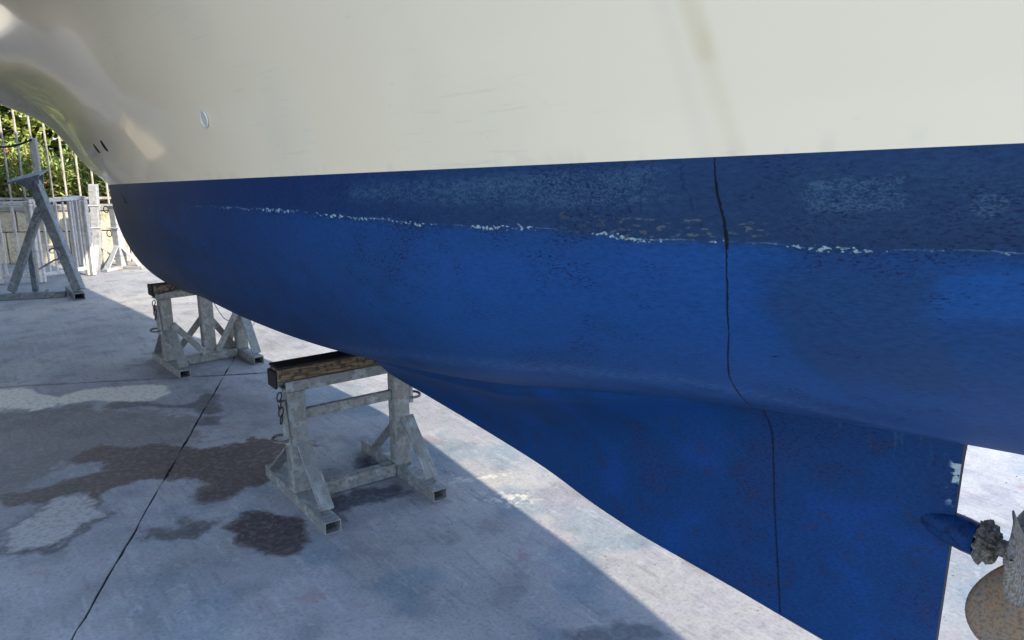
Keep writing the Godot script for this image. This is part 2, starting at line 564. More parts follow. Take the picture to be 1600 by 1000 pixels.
# chalky roller marked grain, in real metres on the second texture coordinates
func chalk(m: StandardMaterial3D) -> void:
	m.detail_enabled = true
	m.detail_blend_mode = BaseMaterial3D.BLEND_MODE_MUL
	m.detail_uv_layer = BaseMaterial3D.DETAIL_UV_2
	if not M.has("chalk"):
		var a := noise(711, 0.05, 4).get_seamless_image(512, 512)
		var b := noise(712, 0.2, 3).get_seamless_image(512, 512)
		var im := Image.create(512, 512, false, Image.FORMAT_RGB8)
		for y in 512:
			for x in 512:
				var v: float = a.get_pixel(x, (y * 3) % 512).r * 0.6 + b.get_pixel(x, y).r * 0.4
				var k := lerpf(0.90, 1.0, smoothstep(0.25, 0.6, v))
				im.set_pixel(x, y, Color(k, k, lerpf(k, 1.0, 0.15)))
		M.chalk = ImageTexture.create_from_image(im)
		M.chalk_n = bump_tex(713, 512, 0.10, 4, 0.3)
	m.detail_albedo = M.chalk
	m.detail_normal = M.chalk_n


func make_boat() -> void:
	var boat := thing("sailing_boat", rot_at(YAW, STB * BOAT_D), "white sailing boat with worn blue antifouling, propped up ashore above the trestles", "boat")
	var white := StandardMaterial3D.new()
	white.albedo_texture = topside_paint()
	white.roughness = 0.32
	white.clearcoat_enabled = true
	white.metallic_specular = 0.35
	white.clearcoat = 0.55
	white.clearcoat_roughness = 0.06
	white.normal_enabled = true
	white.normal_texture = bump_tex(311, 256, 0.006, 2, 2.0)
	white.normal_scale = 0.05
	var blue := StandardMaterial3D.new()
	blue.albedo_texture = bottom_paint()
	blue.roughness = 0.50
	blue.metallic_specular = 0.25
	chalk(blue)
	# topsides, both sides, and the deck that closes them
	var st := SurfaceTool.new()
	st.begin(Mesh.PRIMITIVE_TRIANGLES)
	st.append_from(half_skin(over, 40, 1.0), 0, Transform3D())
	st.append_from(half_skin(over, 40, -1.0), 0, Transform3D())
	var st_top := st.commit()
	obj("topsides", st_top, white, boat)
	var hs := hull_skin(under, 64)
	obj("antifouled_bottom", hs, blue, boat)
	# unseen boat added on the left to block light from the bow
	var nb := thing("added_boat", rot_at(YAW, STB * (BOAT_D - 3.75) + FWD * 4.2).scaled_local(Vector3.ONE * 1.4), "unseen dark navy boat added beyond the left edge to shade the white bow", "boat")
	var navy := flat_mat(Color(0.055, 0.065, 0.085), 0.4)
	obj("topsides", st_top, navy, nb)
	obj("bottom", hs, flat_mat(Color(0.16, 0.10, 0.09), 0.7), nb)
	hull_ends(nb, navy)
	for u in [1.1, 4.2]:
		var kblk := begin()
		var hh := pch(UB, HB, u) + 0.02
		cbox(kblk, Transform3D(Basis(), loc(u, 0, hh * 0.5)), Vector3(0.5, hh, 0.3), 0.01)
		obj("keel_block", kblk, M.timber_old, nb)
	hull_ends(boat, flat_mat(Color(0.85, 0.84, 0.80), 0.3))
	# keel: sections from inside the bottom down to a rounded shoe
	var kb := StandardMaterial3D.new()
	kb.albedo_texture = keel_paint()
	kb.roughness = 0.5
	kb.metallic_specular = 0.25
	chalk(kb)
	var P := []
	var T := []
	var nu := 70
	for i in nu:
		var u := 0.562 + (3.12 - 0.562) * i / (nu - 1.0)
		var top := pch(UB, HB, u) + 0.10
		var bot := pch(KU, KH, u)
		var fat := pow(clampf((u - 0.56) / 0.9, 0, 1), 0.7)
		var flare := pch([0.6, 1.2, 1.8, 2.3, 2.7, 3.1], [0.022, 0.131, 0.292, 0.259, 0.23, 0.109], u)
		var row := []
		var uv := []
		var half := []
		var n := 30
		for j in n:
			var s := float(j) / (n - 1)
			s = 1.0 - pow(1.0 - s, 1.6)
			var z := lerpf(top, bot, s)
			var below := clampf((pch(UB, HB, u) + 0.02 - z) / lerpf(0.16, 0.30, smoothstep(0.9, 1.9, u)), 0, 1)
			var w := lerpf(0.008, 0.115, fat) + flare * pow(1.0 - below, 2.2)
			var rnd := clampf((z - bot) / 0.022, 0, 1)
			w *= 1.0 - smoothstep(2.85, 3.12, u) * 0.95
			w *= sqrt(max(0.0, 1.0 - (1.0 - rnd) * (1.0 - rnd)))
			half.append([w, z])
		for k in half:
			row.append(loc(u, k[0], k[1]))
			uv.append(Vector2((u - 0.5) / 2.7, (1.05 - k[1]) / 0.85))
		for j in range(n - 2, -1, -1):
			row.append(loc(u, -half[j][0], half[j][1]))
			uv.append(Vector2((u - 0.5) / 2.7, (1.05 - half[j][1]) / 0.85))
		P.append(row)
		T.append(uv)
	var keel := SurfaceTool.new()
	keel.begin(Mesh.PRIMITIVE_TRIANGLES)
	keel.append_from(skin(P, T, true), 0, Transform3D())
	var cap := begin()
	for j in 29:
		cap.set_uv(Vector2(0.03, 0.5))
		quad(cap, P[0][j], P[0][58 - j], P[0][57 - j], P[0][j + 1])
	obj("keel", keel.commit(), kb, boat)
	obj("keel_trailing_edge", cap, flat_mat(Color(0.05, 0.08, 0.15), 0.7), boat)
	# stern tube fairing, collar, shaft, propeller
	var kp := tri_mat(speckle_tex(151, 256, [Color(0.09, 0.25, 0.46), Color(0.06, 0.15, 0.30), Color(0.13, 0.23, 0.40)], [0.03, 0.04], 0.05), 0.2, 0.5)
	kp.metallic_specular = 0.25
	kp.normal_enabled = true
	kp.normal_texture = M.bump
	kp.uv1_triplanar = true
	kp.uv1_scale = Vector3.ONE * 5
	kp.normal_scale = 0.3
	var ft := begin()
	var fp := []
	var fr := [0.016, 0.026, 0.034, 0.039, 0.042, 0.043, 0.042]
	for i in 7:
		fp.append(loc(0.66 - 0.0255 * i, 0, 0.702 - 0.0035 * i))
	ft.set_smooth_group(1)
	for i in 6:
		for k in 20:
			var q := []
			for e in [[i, k], [i, k + 1], [i + 1, k + 1], [i + 1, k]]:
				var an: float = TAU * e[1] / 20.0
				q.append(fp[e[0]] + Vector3(cos(an), sin(an), 0) * fr[e[0]])
			quad(ft, q[3], q[2], q[1], q[0])
	for k in 20:
		var a0 := TAU * k / 20.0
		var a1 := TAU * (k + 1) / 20.0
		tri(ft, fp[6], fp[6] + Vector3(cos(a0), sin(a0), 0) * fr[6], fp[6] + Vector3(cos(a1), sin(a1), 0) * fr[6])
	obj("stern_tube", ft, kp, boat)
	var sd := loc(-1, 0, -0.03).normalized()
	var s0 := loc(0.50, 0, 0.683)
	var sx := Vector3(1, 0, 0)
	var sy := sd.cross(sx).normalized()
	var cast := tri_mat(speckle_tex(121, 256, [Color(0.44, 0.44, 0.42), Color(0.30, 0.29, 0.27), Color(0.58, 0.59, 0.57), Color(0.36, 0.30, 0.24)], [0.03, 0.05, 0.03], 0.1), 0.12, 0.8, M.bump, 1.0)
	# encrusted gland: a lumpy ring of shell growth
	var cl := begin()
	var nn := noise(131, 60.0, 3)
	cl.set_smooth_group(-1)
	var prof := [[-0.004, 0.030], [-0.003, 0.046], [0.004, 0.053], [0.012, 0.054], [0.018, 0.044], [0.024, 0.046], [0.031, 0.042], [0.036, 0.032], [0.039, 0.018]]
	var ring := []
	for i in prof.size():
		var row := []
		for k in 60:
			var an := TAU * k / 60.0
			var p: Vector3 = s0 + sd * prof[i][0] + (sx * cos(an) + sy * sin(an)) * prof[i][1]
			var d := nn.get_noise_3dv(p) * 0.016
			row.append(p + (p - s0 - sd * 0.02).normalized() * d)
		ring.append(row)
	for i in prof.size() - 1:
		for k in 60:
			quad(cl, ring[i][k], ring[i][(k + 1) % 60], ring[i + 1][(k + 1) % 60], ring[i + 1][k])
	obj("encrusted_gland", cl, cast, boat)
	var sh := begin()
	tube(sh, [s0, s0 + sd * 0.30], 0.021, 16)
	obj("propeller_shaft", sh, cast, boat)
	var hub_c := s0 + sd * 0.106
	var hb := begin()
	tube(hb, [hub_c - sd * 0.045, hub_c - sd * 0.035, hub_c + sd * 0.04, hub_c + sd * 0.06], 0.038, 18, 0.030)
	var prop := obj("propeller", hb, cast, boat)
	var rusty := tri_mat(speckle_tex(141, 256, [Color(0.50, 0.44, 0.36), Color(0.45, 0.44, 0.41), Color(0.56, 0.45, 0.33), Color(0.36, 0.31, 0.26)], [0.01, 0.02, 0.05], 0.1), 0.14, 0.75, M.bump, 0.9)
	for k in 3:
		var an := deg_to_rad([158.0, 262.0, 35.0][k])
		var rad := sx * cos(an) + sy * sin(an)
		var tan := sd.cross(rad).normalized()
		obj("blade", blade(hub_c, rad, tan, sd, deg_to_rad([4.0, 58.0, 30.0][k])), rusty if k == 1 else cast, prop)
	# drain slots by the bow, skin fitting, and a slot in the blue bottom
	for k in 2:
		var q: Array = [[[4.333, 0.16], [4.25, 0.125]], [[4.014, 0.165], [3.955, 0.123]]][k]
		slot("drain_slot", over(q[0][0], q[0][1]), over(q[1][0], q[1][1]), 0.020, boat)
	slot("inlet_slot", under(4.203, 0.028), under(4.03, 0.05), 0.022, boat)
	var c := over(2.447, 0.153)
	var e1 := (loc_v(over(2.50, 0.153)) - loc_v(over(2.40, 0.153))).normalized()
	var e2 := (loc_v(over(2.447, 0.2)) - loc_v(over(2.447, 0.1))).normalized()
	var nm := e1.cross(e2).normalized()
	if nm.x > 0:
		nm = -nm
	var fs := begin()
	tube(fs, circle_pts(loc_v(c) + nm * 0.004, e1, e2, 0.024, 24), 0.003, 6)
	var fit := obj("skin_fitting", fs, flat_mat(Color(0.86, 0.86, 0.84), 0.25), boat)
	var fd := begin()
	var cp := circle_pts(loc_v(c) + nm * 0.003, e1, e2, 0.022, 28)
	for i in 28:
		tri(fd, loc_v(c) + nm * 0.003, cp[i], cp[i + 1])
	obj("fitting_disc", fd, flat_mat(Color(0.80, 0.78, 0.70), 0.35), fit)


func hull_ends(boat: Node, m: Material) -> void:
	var dk := begin()
	var us := stations()
	for i in us.size() - 1:
		var a := over(us[i], 1.0)
		var b := over(us[i + 1], 1.0)
		quad(dk, loc(a.x, -a.y, a.z - 0.03), loc(a.x, a.y, a.z - 0.03), loc(b.x, b.y, b.z - 0.03), loc(b.x, -b.y, b.z - 0.03))
	var bw := begin()  # strip added above the sheer to widen the shadow on the ground
	for i in us.size() - 1:
		for sd in [1.0, -1.0]:
			var a := over(us[i], 1.0)
			var b := over(us[i + 1], 1.0)
			var o := Vector3(0, 0.55, 0)
			var n := Vector3(0.03 * sd, 0, 0)
			var p := loc(a.x, a.y * sd, a.z + 0.003)
			var q := loc(b.x, b.y * sd, b.z + 0.003)
			quad(bw, p, q, q + o, p + o)
			quad(bw, p + n, p + o + n, q + o + n, q + n)
			quad(bw, p + o, q + o, q + o + n, p + o + n)
	obj("added_bulwark", bw, m, boat)
	obj("deck", dk, flat_mat(Color(0.80, 0.79, 0.74), 0.6), boat)
	var tr := begin()
	for j in 39:
		var a := over(-1.5, j / 39.0)
		var b := over(-1.5, (j + 1) / 39.0)
		quad(tr, loc(a.x, a.y, a.z), loc(a.x, -a.y, a.z), loc(b.x, -b.y, b.z), loc(b.x, b.y, b.z))
	for j in 39:
		var a := under(-1.5, (j + 1) / 39.0)
		var b := under(-1.5, j / 39.0)
		quad(tr, loc(a.x, a.y, a.z), loc(a.x, -a.y, a.z), loc(b.x, -b.y, b.z), loc(b.x, b.y, b.z))
	obj("transom", tr, m, boat)


func loc_v(p: Vector3) -> Vector3:
	return loc(p.x, p.y, p.z)


func slot(called: String, a: Vector3, b: Vector3, w: float, parent: Node) -> void:
	var st := begin()
	var p := loc_v(a)
	var q := loc_v(b)
	var d := (q - p).normalized()
	var out := d.cross(Vector3(0, 1, 0)).normalized()
	if out.x > 0:
		out = -out
	var side := out.cross(d).normalized()
	var ring := []
	var m := (p + q) * 0.5 + out * 0.003
	var L := p.distance_to(q) * 0.5
	for i in 24:
		var an := TAU * i / 24.0
		ring.append(m + d * cos(an) * L + side * sin(an) * w * 0.5)
	for i in 24:
		tri(st, m, ring[i], ring[(i + 1) % 24])
		quad(st, ring[i], ring[i] - out * 0.03, ring[(i + 1) % 24] - out * 0.03, ring[(i + 1) % 24])
	obj(called, st, M.black, parent)


func blade(c: Vector3, rad: Vector3, tan: Vector3, ax: Vector3, pitch: float) -> SurfaceTool:
	# a round paddle blade on a hub, pitched about its own length
	var st := begin()
	st.set_smooth_group(1)
	var n := 16
	var m := 14
	var pts := [[], []]
	for i in n + 1:
		var s := float(i) / n
		var r := 0.034 + 0.216 * s
		var wid := 0.020 + 0.105 * pow(sin(clampf((s * 0.93 + 0.07), 0, 1) * PI), 0.62) * (0.6 + 0.4 * s)
		if i == n:
			wid = 0.004
		var p := pitch + 0.5 * (1.0 - s)
		var ch := tan * cos(p) + ax * sin(p)
		var nm := rad.cross(ch).normalized()
		for f in 2:
			var row := []
			for j in m + 1:
				var e := float(j) / m * 2.0 - 1.0
				var th := (0.011 * (1.0 - s) + 0.003) * (1.0 - e * e * 0.85)
				row.append(c + rad * r + ch * e * wid + nm * (th * (1 if f == 0 else -1) + 0.012 * (1 - e * e)))
			pts[f].append(row)
	for i in n:
		for j in m:
			quad(st, pts[0][i][j], pts[0][i][j + 1], pts[0][i + 1][j + 1], pts[0][i + 1][j])
			quad(st, pts[1][i][j], pts[1][i + 1][j], pts[1][i + 1][j + 1], pts[1][i][j + 1])
		for j in [0, m]:
			quad(st, pts[0][i][j], pts[0][i + 1][j], pts[1][i + 1][j], pts[1][i][j])
	return st


# ------------------------------------------------------------------ ground
const STAINS_AND_LIGHT := {
	"wet": [-2.31,-3.70, -2.31,-3.85, -2.25,-3.93, -2.12,-3.89, -1.95,-3.95, -1.79,-3.91, -1.65,-3.89, -1.47,-3.97, -1.49,-4.07, -1.28,-3.99, -1.12,-3.97, -1.06,-3.93, -1.23,-3.81, -1.20,-3.60, -1.20,-3.47, -1.28,-3.42, -1.28,-3.32, -1.47,-3.25, -1.51,-3.32, -1.48,-3.44, -1.54,-3.50, -1.71,-3.50, -1.87,-3.49, -1.95,-3.35, -1.87,-3.18, -2.03,-3.35, -2.20,-3.23, -2.35,-3.23, -2.42,-3.33, -2.23,-3.44, -2.06,-3.60, -2.08,-3.67, -2.18,-3.72],
	"wet2": [-1.25,-3.03, -1.20,-3.09, -1.23,-3.15, -1.13,-3.17, -1.03,-3.13, -0.97,-3.14, -0.89,-3.03, -0.86,-2.91, -0.87,-2.82, -0.94,-2.80, -1.05,-2.82, -1.13,-2.89, -1.19,-2.98],
	"wet3": [-1.56,-2.93, -1.58,-3.01, -1.49,-3.01, -1.44,-3.03, -1.44,-3.09, -1.36,-3.09, -1.29,-3.08, -1.28,-3.03, -1.32,-2.98, -1.30,-2.93, -1.40,-2.93, -1.43,-2.89],
	"wet4": [-2.06,-4.58, -2.02,-4.66, -2.02,-4.80, -1.92,-4.80, -1.89,-4.61, -1.77,-4.48, -1.85,-4.41, -1.97,-4.50, -2.14,-4.53, -2.36,-4.56, -2.48,-4.50, -2.57,-4.56, -2.52,-4.66, -2.32,-4.61, -2.20,-4.58],
	"wet5": [-1.83,-4.22, -1.87,-4.38, -1.75,-4.37, -1.72,-4.24],
	"wet6": [-3.19,-4.53, -2.94,-4.45, -2.82,-4.58, -2.66,-4.61, -2.59,-4.48, -2.78,-4.43, -3.01,-4.41, -3.07,-4.33],
	"rim": [-2.10,-2.84, -2.16,-2.93, -2.17,-3.03, -2.17,-3.21, -2.15,-3.33, -2.05,-3.36, -1.93,-3.28, -1.77,-3.11, -1.82,-3.03, -1.83,-2.98, -1.83,-2.87, -1.90,-2.82, -1.99,-2.79],
	"pale": [-2.14,-2.91, -2.15,-3.00, -2.15,-3.18, -2.14,-3.32, -2.04,-3.35, -1.93,-3.26, -1.81,-3.13, -1.84,-3.06, -1.87,-3.03, -1.86,-2.92, -1.93,-2.87, -2.02,-2.83],
	"sun_patch": [-3.78,-4.86, -3.29,-4.91, -2.95,-4.72, -2.86,-4.89, -2.66,-4.94, -2.46,-4.99, -2.32,-4.94, -2.26,-4.80, -2.30,-4.66, -2.47,-4.63, -2.68,-4.66, -2.87,-4.58, -2.94,-4.45, -3.46,-4.41],  # pool of sunlight painted into the concrete colour
	"brown": [-3.46,-4.41, -3.04,-4.41, -2.60,-4.50, -2.33,-4.48, -1.91,-4.41, -1.75,-3.97, -2.22,-3.85, -2.31,-3.70, -2.39,-3.29, -2.65,-3.29],
	"under": [-0.91,-3.28, -0.75,-3.37, -0.56,-3.46, -0.48,-3.36, -0.62,-3.27, -0.75,-3.19, -0.76,-3.06, -0.86,-3.19],  # darker patches beneath the nearest trestle
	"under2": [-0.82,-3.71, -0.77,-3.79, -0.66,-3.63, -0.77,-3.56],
	"oil": [0.18,-2.28, 0.28,-2.34, 0.40,-2.36, 0.52,-2.34, 0.54,-2.28, 0.43,-2.24, 0.21,-2.24],
	"filler": [-0.31,-3.48, -0.19,-3.53, 0.00,-3.59, 0.02,-3.56, -0.13,-3.50, -0.27,-3.46],
	"filler2": [-0.18,-3.31, -0.09,-3.36, 0.06,-3.36, 0.12,-3.31, 0.03,-3.24, -0.09,-3.24],
	"litter": [-5.7,-10.1, -5.2,-9.6, -4.9,-9.5, -4.5,-9.75, -4.3,-10.1]}
const GX0 := -7.0
const GZ0 := -11.4
const GS := 10.6


func ground_paint() -> Array:
	var N := 1792
	var im := Image.create(N, N, false, Image.FORMAT_RGB8)
	var n1 := noise(501, 0.55, 4)
	var n2 := noise(502, 3.0, 4)
	var n3 := noise(503, 13.0, 3)
	var n4 := noise(504, 1.3, 3)
	var base := Color(0.622, 0.625, 0.632)
	for y in N:
		var z := GZ0 + GS * (y + 0.5) / N
		for x in N:
			var X := GX0 + GS * (x + 0.5) / N
			var a1 := n1.get_noise_2d(X, z)
			var a2 := n2.get_noise_2d(X, z)
			var a3 := n3.get_noise_2d(X, z)
			var c := base
			c = c.lerp(Color(0.54, 0.545, 0.55), smoothstep(0.0, 0.5, a1) * 0.6)
			c = c.lerp(Color(0.70, 0.69, 0.67), smoothstep(0.05, 0.5, -a1) * 0.7)
			c = c.lerp(Color(0.43, 0.44, 0.45), smoothstep(0.05, 0.6, a2) * 0.35)
			c = c.lerp(Color(0.69, 0.70, 0.70), smoothstep(0.05, 0.6, -a2) * 0.3)
			# dust of blue and red bottom paint sanded off over the years
			var a4 := n4.get_noise_2d(X + 20.0, z)
			c = c.lerp(Color(0.43, 0.53, 0.59), smoothstep(0.05, 0.5, a4 + a2 * 0.3) * 0.42 * smoothstep(-2.2, -0.6, X))
			c = c.lerp(Color(0.56, 0.54, 0.60), smoothstep(0.1, 0.5, n4.get_noise_2d(X * 0.8 + 90.0, z * 0.8 + a2)) * 0.28)
			c = c.lerp(Color(0.60, 0.42, 0.42), smoothstep(0.50, 0.75, n4.get_noise_2d(X * 2.3 + 60.0, z * 2.3)) * 0.30)
			c = c.lerp(Color(0.30, 0.33, 0.37), smoothstep(0.30, 0.7, a3 + a2 * 0.35) * 0.22)
			c = c.lerp(Color(0.80, 0.81, 0.80), smoothstep(0.40, 0.65, -a3 + a4 * 0.25) * 0.30)
			# drag marks and scuffs along the way boats are moved
			var sc := n3.get_noise_2d((X * 0.6 + z * 0.8) * 0.18 + 70.0, (X * 0.8 - z * 0.6) * 1.6)
			c = c.lerp(Color(0.44, 0.45, 0.47), smoothstep(0.32, 0.6, sc) * 0.3)
			c = c.lerp(Color(0.78, 0.78, 0.77), smoothstep(0.38, 0.6, -sc) * 0.25)
			var f := a3 * 0.035
			im.set_pixel(x, y, Color(c.r + f, c.g + f, c.b + f))
	var rough := Image.create(N / 2, N / 2, false, Image.FORMAT_L8)
	rough.fill(Color(0.86, 0.86, 0.86))
	var order := [["brown", Color(0.44, 0.41, 0.38), 0.55, 0.06], ["litter", Color(0.55, 0.45, 0.34), 0.7, 0.12], ["sun_patch", Color(0.90, 0.87, 0.80), 0.95, 0.02], ["wet", Color(0.315, 0.26, 0.235), 0.84, 0.025], ["wet2", Color(0.265, 0.225, 0.225), 0.88, 0.02], ["wet3", Color(0.30, 0.29, 0.29), 0.75, 0.03], ["wet4", Color(0.30, 0.29, 0.31), 0.75, 0.02], ["wet5", Color(0.32, 0.31, 0.33), 0.7, 0.02], ["wet6", Color(0.30, 0.30, 0.30), 0.6, 0.04], ["rim", Color(0.30, 0.295, 0.30), 0.75, 0.03], ["pale", Color(0.76, 0.75, 0.73), 0.85, 0.03], ["under", Color(0.24, 0.25, 0.28), 0.8, 0.03], ["under2", Color(0.24, 0.25, 0.28), 0.75, 0.03], ["oil", Color(0.36, 0.38, 0.41), 0.75, 0.02], ["filler", Color(0.88, 0.86, 0.80), 0.8, 0.04], ["filler2", Color(0.86, 0.84, 0.78), 0.75, 0.05]]
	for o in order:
		var l: Array = STAINS_AND_LIGHT[o[0]]
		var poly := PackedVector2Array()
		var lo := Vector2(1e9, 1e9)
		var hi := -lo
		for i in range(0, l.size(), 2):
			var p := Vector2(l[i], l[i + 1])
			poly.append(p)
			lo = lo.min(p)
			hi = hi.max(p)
		var wet: bool = (o[0] as String).begins_with("wet") or o[0] == "under"  # smoother finish, shared by one darker patch beneath the trestle
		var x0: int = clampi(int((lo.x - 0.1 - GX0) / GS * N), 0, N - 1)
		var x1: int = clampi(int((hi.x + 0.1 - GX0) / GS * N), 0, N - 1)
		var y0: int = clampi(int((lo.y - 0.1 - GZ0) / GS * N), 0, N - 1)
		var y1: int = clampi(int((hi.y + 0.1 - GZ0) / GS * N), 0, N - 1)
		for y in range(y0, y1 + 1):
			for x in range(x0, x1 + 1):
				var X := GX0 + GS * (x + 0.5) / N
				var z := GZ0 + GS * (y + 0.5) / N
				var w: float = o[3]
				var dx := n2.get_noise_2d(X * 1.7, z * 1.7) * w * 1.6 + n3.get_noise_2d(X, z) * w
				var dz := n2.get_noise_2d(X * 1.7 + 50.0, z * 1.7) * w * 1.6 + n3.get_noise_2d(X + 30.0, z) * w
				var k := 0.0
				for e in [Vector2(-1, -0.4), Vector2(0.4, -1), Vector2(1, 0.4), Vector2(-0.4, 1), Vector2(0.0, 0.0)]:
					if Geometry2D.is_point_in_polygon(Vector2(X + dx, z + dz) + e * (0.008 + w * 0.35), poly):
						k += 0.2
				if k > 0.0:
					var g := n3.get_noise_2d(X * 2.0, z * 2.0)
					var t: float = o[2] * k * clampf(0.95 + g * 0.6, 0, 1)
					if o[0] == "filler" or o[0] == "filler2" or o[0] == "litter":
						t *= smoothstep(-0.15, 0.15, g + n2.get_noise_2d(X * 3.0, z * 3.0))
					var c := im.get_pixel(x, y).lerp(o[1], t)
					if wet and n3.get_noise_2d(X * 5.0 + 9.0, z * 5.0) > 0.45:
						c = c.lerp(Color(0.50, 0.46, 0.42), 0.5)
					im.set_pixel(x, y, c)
					if wet:
						var rv := 0.86 - 0.32 * k
						rough.set_pixel(x / 2, y / 2, Color(rv, rv, rv))
	return [ImageTexture.create_from_image(im), ImageTexture.create_from_image(rough)]


func make_ground() -> void:
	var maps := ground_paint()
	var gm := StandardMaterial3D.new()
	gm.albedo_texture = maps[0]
	gm.roughness_texture = maps[1]
	gm.roughness = 1.0
	gm.detail_enabled = true
	gm.detail_blend_mode = BaseMaterial3D.BLEND_MODE_MUL
	gm.detail_uv_layer = BaseMaterial3D.DETAIL_UV_2
	var dt := noise(521, 0.09, 5).get_seamless_image(512, 512)
	var dd := Image.create(512, 512, false, Image.FORMAT_RGB8)
	for y in 512:
		for x in 512:
			var v := dt.get_pixel(x, y).r
			var k := lerpf(0.94, 1.0, smoothstep(0.2, 0.6, v))
			if v < 0.16:
				k = 0.84
			dd.set_pixel(x, y, Color(k, k, k))
	gm.detail_albedo = ImageTexture.create_from_image(dd)
	gm.normal_enabled = true
	gm.normal_texture = bump_tex(522, 1024, 0.10, 5, 3.0)
	gm.normal_scale = 0.10
	var yard := begin()
	quad(yard, Vector3(-90, -0.02, -90), Vector3(90, -0.02, -90), Vector3(90, -0.02, 90), Vector3(-90, -0.02, 90))
	var bare := tri_mat(speckle_tex(531, 256, [Color(0.25, 0.25, 0.255), Color(0.21, 0.21, 0.215), Color(0.30, 0.295, 0.29)], [0.02, 0.03], 0.05), 2.0, 0.9)  # out of view, darkened so less light bounces up to the bow
	bare.uv1_world_triplanar = true
	tag(obj("ground", yard, bare), "unseen yard round the concrete slabs, darkened as asphalt to cut bounced light", "", "", "structure")
	# the cast slabs with joints between; the row behind the camera adds bounce light
	var base := Node3D.new()
	base.name = "pavement"
	add_child(base, true)
	tag(base, "stained blue grey concrete slabs under and beside the blue hull", "", "", "structure")
	var J := Vector3(-2.04, 0, -5.2)
	var ax := Vector3(0.982, 0, -0.187).normalized()
	var az := Vector3(-0.187, 0, -0.982).normalized()
	var nz := noise(541, 1.4, 3)
	var gap := 0.0045
	var zs := [-10.0, -4.2, 0.0, 6.1]
	for i in 2:
		for k in 3:
			var xs: Array = [[-6.5, 0.0, 6.0], [-1.95, 0.0, 6.0], [-5.5, 0.0, 6.0]][k]  # near left slab cut short so the dark yard cuts bounce
			var st := SurfaceTool.new()
			st.begin(Mesh.PRIMITIVE_TRIANGLES)
			var n := 60
			var g := []
			for a in n + 1:
				for b in n + 1:
					var s := lerpf(xs[i] + gap, xs[i + 1] - gap, float(a) / n)
					var t := lerpf(zs[k] + gap, zs[k + 1] - gap, float(b) / n)
					if b == 0 or b == n:
						t += 0.007 * (1.0 if b == 0 else -1.0)
					if a == 0 or a == n:
						s += nz.get_noise_2d(t * 3.0, i * 9.0 + a) * 0.010
					if b == 0 or b == n:
						t += nz.get_noise_2d(s * 3.0, k * 9.0 + b + 40.0) * 0.010
					g.append(J + ax * s + az * t)
			var put := func(p: Vector3) -> void:
				st.set_uv(Vector2((p.x - GX0) / GS, (p.z - GZ0) / GS))
				st.set_uv2(Vector2(p.x, p.z) / 0.9)
				st.set_normal(Vector3.UP)
				st.set_tangent(Plane(1, 0, 0, 1))
				st.add_vertex(p)
			for a in n:
				for b in n:
					var q := [g[a * (n + 1) + b], g[a * (n + 1) + b + 1], g[(a + 1) * (n + 1) + b + 1], g[(a + 1) * (n + 1) + b]]
					for e in [0, 1, 2, 0, 2, 3]:
						put.call(q[e])
			var edge := []
			for a in n:
				edge.append([g[a * (n + 1)], g[(a + 1) * (n + 1)]])
				edge.append([g[a * (n + 1) + n], g[(a + 1) * (n + 1) + n]])
				edge.append([g[a], g[a + 1]])
				edge.append([g[n * (n + 1) + a], g[n * (n + 1) + a + 1]])
			var dn := Vector3(0, -0.018, 0)
			for e in edge:
				for p in [e[0], e[1], e[1] + dn, e[0], e[1] + dn, e[0] + dn]:
					put.call(p)
			obj("concrete_slab", st.commit(), gm, base)
	var jt := begin()
	for q in [[J + az * -10.0, J + az * 6.1], [J + ax * -5.5, J + ax * 6.0], [J + az * -4.2 + ax * -6.5, J + az * -4.2 + ax * 6.0]]:
		bar(jt, q[0] + Vector3(0, -0.012, 0), q[1] + Vector3(0, -0.012, 0), 0.05, 0.012, Vector3(0, 1, 0).cross(q[1] - q[0]).normalized(), 0.001)
	obj("joint_filler", jt, flat_mat(Color(0.13, 0.13, 0.14), 0.95), base)
	# loose grit and paint chips
	var gr := begin()
	rng.seed = 55
	for i in 900:
		var p := Vector3(rng.randf_range(-3.5, 3.0), 0.0015, rng.randf_range(-6.5, -2.0))
		if i > 620:
			p = Vector3(rng.randf_range(-2.3, -0.5), 0.0015, rng.randf_range(-4.0, -3.0))
		var s := rng.randf_range(0.0012, 0.004)
		cbox(gr, Transform3D(Basis(Vector3(rng.randf(), rng.randf(), rng.randf()).normalized(), rng.randf() * 6.0), p), Vector3(s * 1.6, s, s), s * 0.2)
	tag(obj("loose_grit", gr, flat_mat(Color(0.52, 0.50, 0.47), 0.9)), "loose grit and paint chips scattered over the concrete", "grit", "", "stuff")


